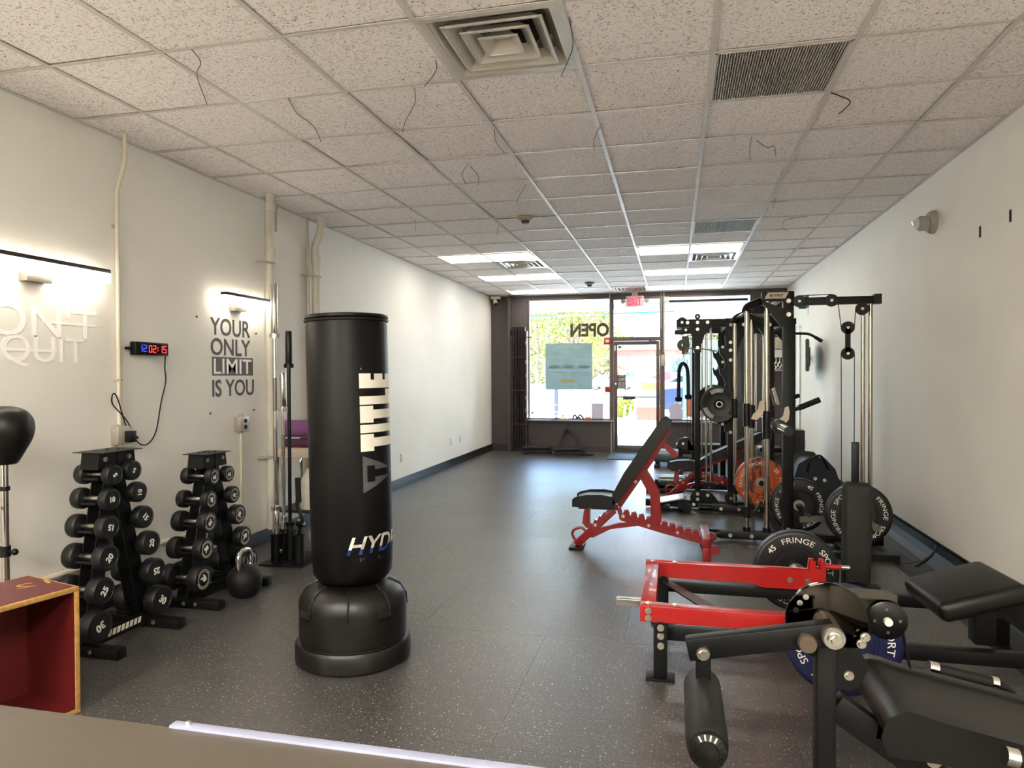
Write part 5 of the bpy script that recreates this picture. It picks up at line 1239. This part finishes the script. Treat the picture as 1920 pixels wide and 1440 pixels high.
# ---- adjustable benches
def bench(loc, label, ang, pad_top):
    t = thing('adjustable_bench', label, 'bench', loc, 0, 'red adjustable benches')
    # seat
    MB().prism([(-.775, .365), (-.775, .40), (-.76, .412), (-.68, .432), (-.56, .436), (-.485, .425), (-.472, .40), (-.475, .355)], 'y', -.14, .14).build('seat_pad', VINYL, t, bevel=.016, seg=3)
    MB().b2((-.755, -.05, .318), (-.44, .05, .357)).build('seat_frame', RED, t, bevel=.003)
    # back
    d = Vector((math.cos(ang), 0, math.sin(ang))); n = Vector((-math.sin(ang), 0, math.cos(ang))); b = Vector((-.448, 0, .385)); L = .76
    q = [b+n*.015, b+d*.05+n*.052, b+d*.20+n*.068, b+d*(L-.04)+n*.068, b+d*L+n*.055, b+d*L+n*.012, b+d*.02+n*.006]
    MB().prism([(p.x, p.z) for p in q], 'y', -.14, .14).build('back_pad', VINYL, t, bevel=.015, seg=3)
    q = [b-n*.05-d*.02, b+n*.008, b+d*(L-.06)+n*.008, b+d*(L-.06)-n*.03, b+d*.50-n*.045, b+d*.45-n*.05]
    MB().prism([(p.x, p.z) for p in q], 'y', -.05, .05).build('back_frame', RED, t, bevel=.003)
    if ang > .7:
        h = b+d*.57-n*.03
        MB().prism([(h.x-.02, h.z+.03), (h.x+.02, h.z+.04), (h.x+.13, h.z-.07), (h.x+.10, h.z-.10), (h.x+.0, h.z-.0)], 'y', -.025, .025).build('back_hook', RED, t)
    # support strut
    s0 = b+d*(.30 if ang > .7 else .36)-n*.045
    foot = Vector((-.145, 0, .235)) if ang > .7 else Vector((.02, 0, .18))
    el = (s0+foot)/2+Vector((.055, 0, .035))
    MB().prism([(s0.x-.025, s0.z-.02), (s0.x+.03, s0.z+.02), (el.x+.02, el.z+.02), (foot.x+.04, foot.z), (foot.x-.035, foot.z-.02), (el.x-.045, el.z-.02)], 'y', -.045, .045).build('support_strut', RED, t, bevel=.003)
    # main rail with ladder teeth
    A = (-.45, .325); B = (.205, .165); top = []
    N = 11
    for k in range(N):
        f0, f1 = k/N, (k+1)/N
        P = lambda f, dz=0: (A[0]+(B[0]-A[0])*f, A[1]+(B[1]-A[1])*f+dz)
        top += [P(f0), P(f0+(f1-f0)*.45, .012), P(f0+(f1-f0)*.62, -.008), P(f0+(f1-f0)*.68, -.030), P(f0+(f1-f0)*.86, -.032), P(f0+(f1-f0)*.88, -.008)]
    poly = top+[(.205, .165), (.19, .082), (-.10, .15), (-.29, .20), (-.42, .235)]
    MB().prism(poly, 'y', -.030, -.022).build('ladder_plate', RED, t); MB().prism(poly, 'y', .022, .030).build('ladder_plate', RED, t)
    MB().beam((-.43, 0, .262), (.20, 0, .115), .043, .035).build('main_rail', RED, t)
    # front leg
    MB().beam((-.775, 0, .02), (-.475, 0, .315), .05, .062).build('front_leg', RED, t, bevel=.003)
    MB().prism([(-.70, .09), (-.64, .085), (-.50, .16), (-.29, .195), (-.26, .225), (-.42, .215), (-.56, .175), (-.66, .12)], 'y', -.022, .022).build('arch_brace', RED, t)
    MB().prism([(-.705, .325), (-.665, .325), (-.665, .17), (-.69, .16), (-.725, .20), (-.715, .28)], 'y', -.03, .03).build('seat_strut', RED, t)
    MB().prism([(-.67, .17), (-.655, .205), (-.64, .195), (-.625, .235), (-.605, .225), (-.59, .265), (-.57, .255), (-.555, .295), (-.53, .28), (-.60, .18)], 'y', -.028, .028).build('seat_ladder', RED, t)
    MB().tube(bez([(-.68, 0, .10), (-.73, 0, .155), (-.79, 0, .14), (-.81, 0, .105), (-.79, 0, .06), (-.765, 0, .035)], 5), .011, 8).build('carry_handle', RED, t)
    MB().b2((-.825, -.11, 0), (-.715, .11, .018)).build('front_foot', BLKM, t, bevel=.004)
    # rear T-foot
    MB().b2((.198, -.25, .10), (.262, .25, .175)).build('rear_crossbar', RED, t, bevel=.004)
    for s in (-1, 1):
        MB().b2((.200, s*.25-.03*(s > 0), 0), (.260, s*.25+.03*(s < 0), .10)).build('rear_foot', RED, t, bevel=.003)
    for (z, y) in ((.085, -.22), (.085, .22)):
        q = MB().b2((.262, y-.012, z-.035), (.30, y+.012, z+.035)).build('wheel_bracket', RED, t)
        MB().cyl((.305, y-.016, z), (.305, y+.016, z), .027, n=18).build('wheel', RED, q)
    bolts(t, [(-.455, -.051, .378), (-.66, -.051, .335), (-.40, -.031, .27), (-.20, -.031, .205), (.02, -.031, .16), (-.30, -.051, .55), (-.62, -.032, .19)], (0, -1, 0), .010, .008, world=False)
    return t
bench((0, 5.56, 0), 'red framed adjustable bench with its black backrest raised, in the open floor', math.radians(56), 1.02)
bench((.71, 7.95, 0), 'red framed adjustable bench set at a low incline inside the cable rack', math.radians(25), .74)
# =================================================================== RACKS ON THE RIGHT
def pulley(parent, c, r, ax='y', w=.02):
    a = {'y': (0, 1, 0), 'x': (1, 0, 0)}[ax]; o = MB()
    o.lathe([(.008, -w/2), (r, -w/2), (r, -w/3), (r*.86, 0), (r, w/3), (r, w/2), (.008, w/2)], c, ax, 26)
    p = o.build('pulley', BLKS, parent, world=True)
    q = Vector(c)-Vector(a)*(w/2+.006); MB().cyl(q, q+Vector(a)*.006, r*.24, n=10).build('axle_bolt', ZINC, p, world=True)
    return p
# ---- smith machine (near rack)
Y0, Y1 = 6.05, 7.22
t = thing('smith_machine', 'black smith machine with chrome guide rods and a RITPIT name plate', 'gym machine', (.9, 6.6, 0))
for y in (Y0, Y1):
    MB().b2((.865, y-.04, .05), (.945, y+.04, 2.07)).build('upright', BLKM, t, bevel=.003, world=True)
    MB().b2((.36, y-.035, .02), (1.62, y+.035, .085)).build('base_beam', BLKM, t, bevel=.004, world=True)
    MB().cyl((.235, y, .055), (.37, y, .055), .035, n=16).build('front_foot', BLKS, t, world=True)
    MB().b2((.70, y-.035, 1.995), (.95, y+.035, 2.065)).build('top_beam', BLKM, t, bevel=.003, world=True)
    near = y == Y0
    if near:
        MB().b2((.95, y-.03, 1.955), (1.60, y+.03, 2.015)).build('top_arm', BLKM, t, bevel=.003, world=True)
        MB().b2((1.545, y-.035, 1.95), (1.60, y+.035, 2.03)).build('arm_end_cap', BLKS, t, world=True)
    for x in (.584, .742):
        MB().cyl((x, y, .06), (x, y, 1.93 if x < .6 else 2.02), .0185 if x < .6 else .0215, n=16).build('guide_rod', M('rod_chrome', '#b5ada0', .22, 1, var=.04), t, world=True)
        MB().cyl((x, y, .05), (x, y, .12), .032, n=16).build('rod_socket', BLKM, t, world=True)
    for x in ((1.472, 1.527) if near else ()):
        MB().cyl((x, y, .08), (x, y, 1.96), .017, n=14).build('stack_rod', MATS['rod_chrome'], t, world=True)
    if near: MB().b2((1.44, y-.05, .085), (1.56, y+.05, .42)).build('weight_carriage', BLKM, t, bevel=.004, world=True)
    MB().cyl((.584, y, .20), (.584, y, .29), .030, n=16).b2((.60, y-.02, .215), (.66, y+.02, .26)).build('rod_stop', BLKM, t, world=True)
    MB().beam((.65, y, .235), (.70, y, .34), .05, .02).build('stop_hook', BLKM, t, world=True)
    MB().cyl((.584, y, .96), (.584, y, 1.15), .030, n=16).build('rod_bearing', BLKS, t, world=True)
    MB().cyl((.742, y, .86), (.742, y, 1.09), .034, n=16).b2((.742, y-.03, .93), (.80, y+.03, 1.03)).build('rod_bearing', BLKS, t, world=True)
    MB().prism([(.865, 1.93), (.865, 1.78), (.855, 1.78), (.70, 1.985), (.72, 1.995)], 'y', y-.03, y+.03).build('top_gusset', BLKM, t, world=True)
    bolts(t, [(.905, y-.041, 1.99), (.905, y-.041, 1.88)], (0, -1, 0), .014, .010)
    bolts(t, [(.905, y-.041, .12), (.62, y-.036, .05), (.80, y-.036, .05), (.45, y-.036, .05)], (0, -1, 0), .012, .010)
    if not near: continue
    pulley(t, (.986, y-.04, 1.985), .048); pulley(t, (1.229, y-.04, 1.985), .050); pulley(t, (1.455, y-.04, 1.912), .050)
    MB().b2((1.43, y-.045, 1.905), (1.48, y-.035, 1.96)).build('pulley_plate', BLKM, t, world=True)
    MB().b2((1.33, y-.055, 1.557), (1.368, y-.035, 1.763)).build('pulley_link', BLKM, t, world=True)
    pulley(t, (1.349, y-.045, 1.763), .050); pulley(t, (1.349, y-.045, 1.557), .050)
    for pts in ([(1.277, y-.045, 1.96), (1.30, y-.045, 1.763)], [(1.405, y-.045, 1.905), (1.398, y-.045, 1.763)], [(1.300, y-.045, 1.557), (1.305, y-.045, .12)], [(1.398, y-.045, 1.557), (1.398, y-.045, .12)], [(.99, y-.04, 2.03), (1.229, y-.04, 2.034)]):
        MB().tube(pts, .0035, 6).build('cable', BLKS, t, world=True)
for (x, z) in ((.905, 2.03), (1.57, .055), (.905, .055)):
    MB().b2((x-.03, Y0+.04, z-.03), (x+.03, Y1-.04, z+.03)).build('cross_beam', BLKM, t, bevel=.003, world=True)
MB().prism([(.72, 2.012), (.745, 2.062), (.905, 2.062), (.88, 2.012)], 'y', Y0-.046, Y0-.036).build('name_plate', M('plate_bronze', '#a39888', .35, .4), t, world=True)
letter('RITPIT', 'name_lettering', BLKS, t, (.812, Y0-.0465, 2.036), (1, 0, 0), (0, 0, 1), .115, .022, .03, shear=.3)
# pull-up bar with grips at the top front
MB().tube(bez([(.60, Y0-.02, 1.92), (.62, Y0+.1, 1.955), (.64, Y0+.3, 1.96), (.64, Y1-.3, 1.96), (.62, Y1-.1, 1.955), (.60, Y1+.02, 1.92)], 6), .022, 10).build('pull_up_bar', BLKS, t, world=True)
MB().tube(bez([(.57, Y0+.0, 1.915), (.60, Y0+.02, 1.96), (.70, Y0+.04, 2.0)], 6), .032, 10).build('bar_shoulder', BLKS, t, world=True)
MB().tube(bez([(.57, Y1, 1.915), (.60, Y1-.02, 1.96), (.70, Y1-.04, 2.0)], 6), .032, 10).build('bar_shoulder', BLKS, t, world=True)
# the smith bar with its collars
MB().cyl((.79, 5.60, .985), (.79, 7.34, .985), .0145, n=16).build('smith_bar', CHROME, t, world=True)
MB().cyl((.79, 5.24, .985), (.79, 5.70, .985), .033, n=20).build('bar_sleeve', CHROME, t, world=True)
MB().cyl((.79, 7.3, .985), (.79, 7.36, .985), .033, n=20).build('bar_sleeve', CHROME, t, world=True)
MB().cyl((.79, 5.225, .985), (.79, 5.24, .985), .034, n=20).build('sleeve_end', BLKS, t, world=True)
MB().cyl((.79, 5.68, .985), (.79, 5.78, .985), .055, n=20).build('bar_collar', BLKS, t, world=True)
for (dx, y, dz) in ((0, 5.985, 0), (.192, 5.955, -.045)):
    MB().prism([(.618+dx, 1.028+dz), (.632+dx, 1.062+dz), (.668+dx, 1.098+dz), (.682+dx, 1.165+dz), (.700+dx, 1.172+dz), (.708+dx, 1.13+dz), (.700+dx, 1.068+dz), (.655+dx, 1.022+dz)], 'y', y-.012, y+.012).build('safety_hook', TAN, t, bevel=.004, world=True)
# plate peg for the orange plates, dip grip, cable arm
MB().beam((.905, 7.18, .41), (.76, 7.18, .41), .05, .05).cyl((.76, 7.2, .41), (.76, 6.56, .41), .0235, n=14).build('plate_peg', BLKM, t, world=True)
MB().beam((.945, Y0, 1.10), (1.0, Y0, 1.115), .03, .03).build('dip_bracket', BLKM, t, world=True)
MB().cyl((.99, Y0, 1.115), (1.15, Y0, 1.185), .024, n=14).build('dip_grip', RUB, t, world=True)
MB().cyl((.945, Y0+.1, 1.19), (1.01, Y0+.12, 1.215), .018, n=10).build('pop_pin', BLKS, t, world=True)
MB().cyl((.835, 6.5, 1.285), (.88, 6.5, 1.12), .026, n=14).build('cable_arm', CHROME, t, world=True); MB().ball((.832, 6.5, 1.29), .034, 14).build('arm_knob', BLKS, t, world=True)

# ---- cable rack behind it
Z0, Z1 = 7.42, 8.62
t = thing('cable_rack', 'black cable rack with saw-tooth hooks, chrome rods and round gusset plates', 'gym machine', (.5, 8.0, 0))
for y in (Z0, Z1):
    s = -1
    MB().b2((.203, y-.03, .06), (.258, y+.03, 1.95)).build('front_upright', BLKM, t, bevel=.002, world=True)
    MB().b2((.530, y-.03, .06), (.590, y+.03, 1.95)).build('rear_upright', BLKM, t, bevel=.002, world=True)
    MB().b2((.02, y-.032, 1.885), (1.14, y+.032, 1.965)).build('top_beam', BLKM, t, bevel=.003, world=True)
    MB().b2((-.30, y-.032, .015), (1.20, y+.032, .085)).build('base_beam', BLKM, t, bevel=.003, world=True)
    MB().b2((1.08, y-.03, .06), (1.14, y+.03, 1.95)).build('rear_post', BLKM, t, world=True)
    if y == Z0: MB().prism([(.15, 1.965), (.375, 1.965), (.37, 1.89), (.30, 1.80), (.268, 1.70), (.264, 1.62), (.197, 1.62), (.193, 1.70), (.17, 1.80), (.15, 1.88)], 'y', y-.042, y-.032).build('top_gusset', BLKM, t, world=True)
    MB().prism([(.50, 1.97), (1.12, 1.97), (1.12, 1.88), (.80, 1.86), (.68, 1.78), (.63, 1.66), (.61, 1.50), (.52, 1.50), (.51, 1.70)], 'y', y-.042, y-.032).build('rear_gusset', BLKM, t, world=True)
    MB().prism([(.16, .02), (.155, .13), (.18, .18), (.22, .20), (.31, .20), (.38, .165), (.43, .10), (.45, .02)], 'y', y-.044, y-.034).build('base_gusset', BLKM, t, world=True)
    MB().lathe([(.001, y-.046), (.062, y-.046), (.064, y-.034), (.001, y-.034)], (.56, 0, .125), 'y', 24).build('round_gusset', BLKM, t, world=True)
    saw = [(.50, 1.80)]
    for k in range(4):
        z = 1.66-.20*k; saw += [(.505, z+.04), (.495, z), (.47, z-.015), (.455, z+.012), (.440, z+.015), (.452, z-.06), (.485, z-.10)]
    saw += [(.50, .80), (.53, .80), (.53, 1.80)]
    MB().prism(saw, 'y', y-.02, y+.02).build('saw_tooth_plate', BLKM, t, world=True)
    for x in (.322, .366): MB().cyl((x, y+.06, .26), (x, y+.06, 1.90), .0125, n=12).build('guide_rod', CHROME, t, world=True)
    MB().b2((.29, y+.02, .22), (.42, y+.10, .27)).build('rod_base', BLKM, t, world=True)
    bolts(t, [(.23, y-.043, 1.93), (.23, y-.043, 1.86), (.23, y-.043, 1.67), (.13, y-.043, 1.93), (.33, y-.043, 1.93), (.56, y-.043, 1.90), (.60, y-.043, 1.84), (.68, y-.043, 1.90), (.80, y-.043, 1.91), (.555, y-.043, 1.72), (.555, y-.043, 1.64), (.555, y-.043, 1.54), (.555, y-.031, 1.10), (.555, y-.031, .80), (.23, y-.045, .16), (.23, y-.045, .105), (.33, y-.045, .15), (.19, y-.045, .05), (.40, y-.045, .05), (.56, y-.047, .125)], (0, -1, 0), .013, .008)
    MB().cyl((.434, y-.0, 1.094), (.434, y-.22, 1.094), .024, n=14).build('plate_horn', STEEL, t, world=True)
    if y != Z0: continue
    pulley(t, (.075, y-.02, 1.935), .055); pulley(t, (.23, y-.036, 1.99), .03)
    MB().b2((.0, y-.03, 1.81), (.10, y+.03, 1.855)).build('hook_block', BLKM, t, world=True)
    MB().prism([(.075, 1.785), (.135, 1.79), (.15, 1.70), (.13, 1.61), (.075, 1.61), (.085, 1.70)], 'y', y-.03, y+.03).build('trolley_plate', BLKS, t, bevel=.004, world=True)
    pulley(t, (.085, y-.0, 1.70), .062, w=.03); pulley(t, (.085, y-.01, .675), .058, w=.03)
    MB().prism([(.09, .74), (.135, .74), (.13, .60), (.20, .58), (.20, .61), (.10, .60)], 'y', y-.03, y+.03).build('lower_trolley', BLKS, t, world=True)
    MB().tube([(.165, y, 1.86), (.165, y, .30)], .003, 6).build('cable', BLKS, t, world=True)
    MB().tube([(.125, y, 1.55), (.125, y, .72)], .003, 6).build('cable', BLKS, t, world=True)
for (x, z) in ((.05, 1.925), (.56, 1.925), (1.11, 1.925), (1.11, .05)):
    MB().b2((x-.03, Z0+.03, z-.03), (x+.03, Z1-.03, z+.03)).build('cross_beam', BLKM, t, bevel=.003, world=True)
MB().b2((.70, Z1-.26, .09), (.79, Z1-.06, 1.86)).build('stack_shroud', M('shroud_grey', '#4f5856', .4, .2), t, bevel=.006, world=True)
for (x, y) in ((.665, Z1-.2), (.83, Z1-.2), (.90, Z1-.3), (.985, Z1-.3)): MB().cyl((x, y, .08), (x, y, 1.86), .014, n=12).build('stack_rod', CHROME, t, world=True)
MB().box((0, 0, 0), (.30, .30, .012)).xf((0, -.22, 0), (-.06, 7.30, .115)).build('foot_plate', M('foot_plate_white', '#cfd0d0', .35, .3), t, world=True)
MB().b2((.03, 7.17, .03), (.12, 7.40, .13)).cyl((.12, 7.15, .045), (.12, 7.19, .045), .045, n=14).b2((-.2, 7.2, .02), (-.05, 7.42, .06)).build('foot_plate_base', BLKM, t, world=True)
# iron plate on the near horn
def iron_plate(loc, label):
    t = thing('iron_plate', label, 'weight plate', loc, 0, 'grip plates on the cable rack'); R = .182
    MB().lathe([(.026, -.010), (.05, -.018), (.055, -.012), (.135, -.010), (.140, -.013), (R-.006, -.014), (R, -.008), (R, .012), (.026, .012)], axis='y', n=48).build('plate_body', M('iron_black', '#221f20', .4, .2, var=.1), t)
    MB().lathe([(.0245, -.02), (.032, -.02), (.032, -.008)], axis='y', n=20).build('steel_hub', STEEL, t)
    for k, a0 in enumerate((100, 220, 340)):                            # three hand grips; pale fill paints the brightness seen through the slots
        n = 10; A = [math.radians(a0+52*(i/n-.5)) for i in range(n+1)]
        poly = [(.160*math.cos(a), .160*math.sin(a)) for a in A]+[(.118*math.cos(a), .118*math.sin(a)) for a in reversed(A)]
        MB().prism(poly, 'y', -.0155, -.009).build('grip_slot', M('grip_painted_light', '#9aa09f', .5) if k < 2 else M('grip_dark', '#0b0b0b', .6), t)
    letter('35', 'raised_number', LTGREY, t, (loc[0]-.01, loc[1]-.0165, loc[2]+.137), (1, 0, .2), (-.2, 0, 1), .045, .028, .03)
iron_plate((.434, 7.22, 1.094), 'dark iron grip plate hanging on the front horn of the cable rack')
iron_plate((.41, 7.36-.09, 1.094) if False else (.434, 8.42, 1.094), 'dark iron grip plate on the far horn of the cable rack')
# triceps rope
t = thing('triceps_rope', 'black braided triceps rope hanging from the upper pulley', 'rope attachment', (.086, 7.42, 1.1))
MB().tube(bez([(.04, 7.42, 1.15), (.042, 7.42, 1.35), (.05, 7.42, 1.46), (.086, 7.42, 1.51), (.125, 7.42, 1.46), (.135, 7.40, 1.35), (.138, 7.40, 1.18)], 8), .019, 10).build('rope', M('rope_navy', '#15171f', .75, var=.4, scale=70, bump=.6, bscale=120), t, world=True)
for (x, y, z) in ((.04, 7.42, 1.14), (.138, 7.40, 1.165)): MB().lathe([(.001, -.03), (.030, -.026), (.037, -.005), (.034, .015), (.015, .025), (.001, .025)], (x, y, z), 'z', 16).build('end_knob', RUB, t, world=True)
MB().tube(bez([(.086, 7.42, 1.50), (.075, 7.42, 1.54), (.086, 7.42, 1.60), (.097, 7.42, 1.54), (.086, 7.42, 1.50)], 4), .005, 6).build('snap_hook', CHROME, t, world=True)
# handle hook left of the upright
o = MB().tube(bez([(.15, 7.38, 1.60), (.14, 7.38, 1.62), (.10, 7.38, 1.60), (.13, 7.38, 1.66), (.20, 7.38, 1.66), (.30, 7.38, 1.655), (.42, 7.38, 1.63)], 6), .007, 6).build('lat_hook', STEEL); tag(o, 'thin steel hook bar hanging at the front of the cable rack', 'hook')
# ---- lat pulldown tower by the wall
t = thing('lat_tower', 'black lat pulldown tower with a bent bar near the right wall', 'gym machine', (1.4, 9.2, 0))
for y in (8.95, 9.55): MB().b2((1.36, y-.03, .05), (1.42, y+.03, 2.05)).build('upright', BLKM, t, world=True); MB().b2((1.02, y-.03, 0), (1.75, y+.03, .06)).build('base_beam', BLKM, t, world=True)
MB().b2((1.33, 8.92, 2.0), (1.43, 9.58, 2.07)).b2((1.06, 9.2, 2.0), (1.40, 9.28, 2.06)).build('top_beam', BLKM, t, world=True)
MB().prism([(1.16, 2.0), (1.36, 2.0), (1.36, 1.75)], 'y', 9.22, 9.26).build('gusset', BLKM, t, world=True)
MB().b2((1.03, 9.1, .42), (1.30, 9.4, .48)).build('seat_pad', VINYL, t, bevel=.02, seg=3, world=True); MB().b2((1.13, 9.2, .05), (1.2, 9.3, .42)).build('seat_post', BLKM, t, world=True)
for x in (1.47, 1.53): MB().cyl((x, 9.25, .06), (x, 9.25, 2.0), .012, n=10).build('stack_rod', CHROME, t, world=True)
MB().b2((1.44, 9.10, .06), (1.56, 9.40, .7)).build('weight_stack', M('stack_dark', '#2b2d2f', .4, .4), t, world=True)
t = thing('lat_bar', 'black bent lat pulldown bar hanging in front of the right wall', 'lat bar', (1.4, 9.0, 1.88))
MB().tube(bez([(1.03, 9.0, 1.79), (1.10, 9.0, 1.885), (1.16, 9.0, 1.90)], 5)+[(1.56, 9.0, 1.885)]+bez([(1.60, 9.0, 1.875), (1.66, 9.0, 1.84), (1.72, 9.0, 1.80)], 4), .016, 10).build('bar', BLKS, t, world=True)
MB().tube([(1.655, 9.0, 1.842), (1.735, 9.0, 1.79)], .021, 10).build('grip', RUB, t, world=True); MB().tube([(1.38, 9.0, 1.90), (1.38, 9.0, 2.0)], .006, 6).build('hanger', CHROME, t, world=True)
# ---- flat bench and rower farther back
t = thing('flat_bench', 'low black flat bench near the window behind the cable rack', 'bench', (.35, 10.0, 0))
MB().b2((.02, 9.85, .36), (.62, 10.13, .43)).build('pad', VINYL, t, bevel=.018, seg=3, world=True); MB().b2((.05, 9.95, .28), (.6, 10.03, .36)).build('frame', BLKM, t, world=True)
for x in (.08, .55): MB().b2((x-.03, 9.96, .03), (x+.03, 10.02, .28)).build('leg', BLKM, t, world=True); MB().b2((x-.03, 9.78, 0), (x+.03, 10.2, .03)).build('foot', BLKM, t, world=True)
t = thing('rowing_machine', 'long low rowing machine with pale rails by the window wall', 'rowing machine', (0, 10.7, 0))
MB().b2((-.32, 10.66, .20), (.95, 10.72, .255)).b2((-.32, 10.84, .20), (.95, 10.90, .255)).build('rail', M('rail_alu', '#b9c3cc', .3, .6), t, world=True)
MB().b2((-.30, 10.60, .08), (.2, 10.96, .18)).build('front_body', M('rower_dark', '#22303a', .4), t, bevel=.02, world=True)
for x in (-.26, .88): MB().b2((x-.04, 10.5, 0), (x+.04, 11.06, .05)).b2((x-.025, 10.74, .05), (x+.025, 10.82, .2)).build('foot', BLKM, t, world=True)
MB().b2((.35, 10.64, .255), (.62, 10.92, .31)).build('seat', VINYL, t, bevel=.02, seg=3, world=True)
# ---- low floor roller beside the rear bench
t = thing('floor_roller', 'low black floor stand with a glossy grey roller beside the rear red bench', 'floor roller', (-.12, 8.45, 0))
MB().b2((-.33, 8.28, 0), (.10, 8.36, .05)).b2((-.33, 8.60, 0), (.10, 8.68, .05)).build('foot', BLKM, t, bevel=.004, world=True)
MB().b2((-.23, 8.30, .05), (-.19, 8.66, .16)).build('stand', BLKM, t, world=True)
MB().cyl((-.18, 8.48, .13), (.10, 8.48, .13), .065, n=24).build('roller', M('roller_glossy', '#7d8a8a', .2, .5), t, world=True)
# ---- bag by the wall
t = thing('gear_bag', 'dark navy bulky gear bag with white rivets by the right wall', 'bag', (1.5, 8.05, 0))
bagm = M('bag_navy', '#171a26', .55, var=.2, scale=7, bump=.2, bscale=60)
MB().prism([(1.28, .0), (1.26, .25), (1.31, .42), (1.40, .48), (1.50, .47), (1.58, .38), (1.63, .22), (1.66, 0)], 'y', 7.75, 8.35).build('body', bagm, t, bevel=.05, seg=4, world=True)
MB().tube(bez([(1.36, 7.76, .36), (1.38, 7.72, .50), (1.48, 7.72, .54), (1.56, 7.76, .40)], 6), .012, 8).build('strap', BLKM, t, world=True)
bolts(t, [(1.43, 7.748, .30), (1.52, 7.748, .285)], (0, -1, 0), .014, .006, mat=WPRINT)
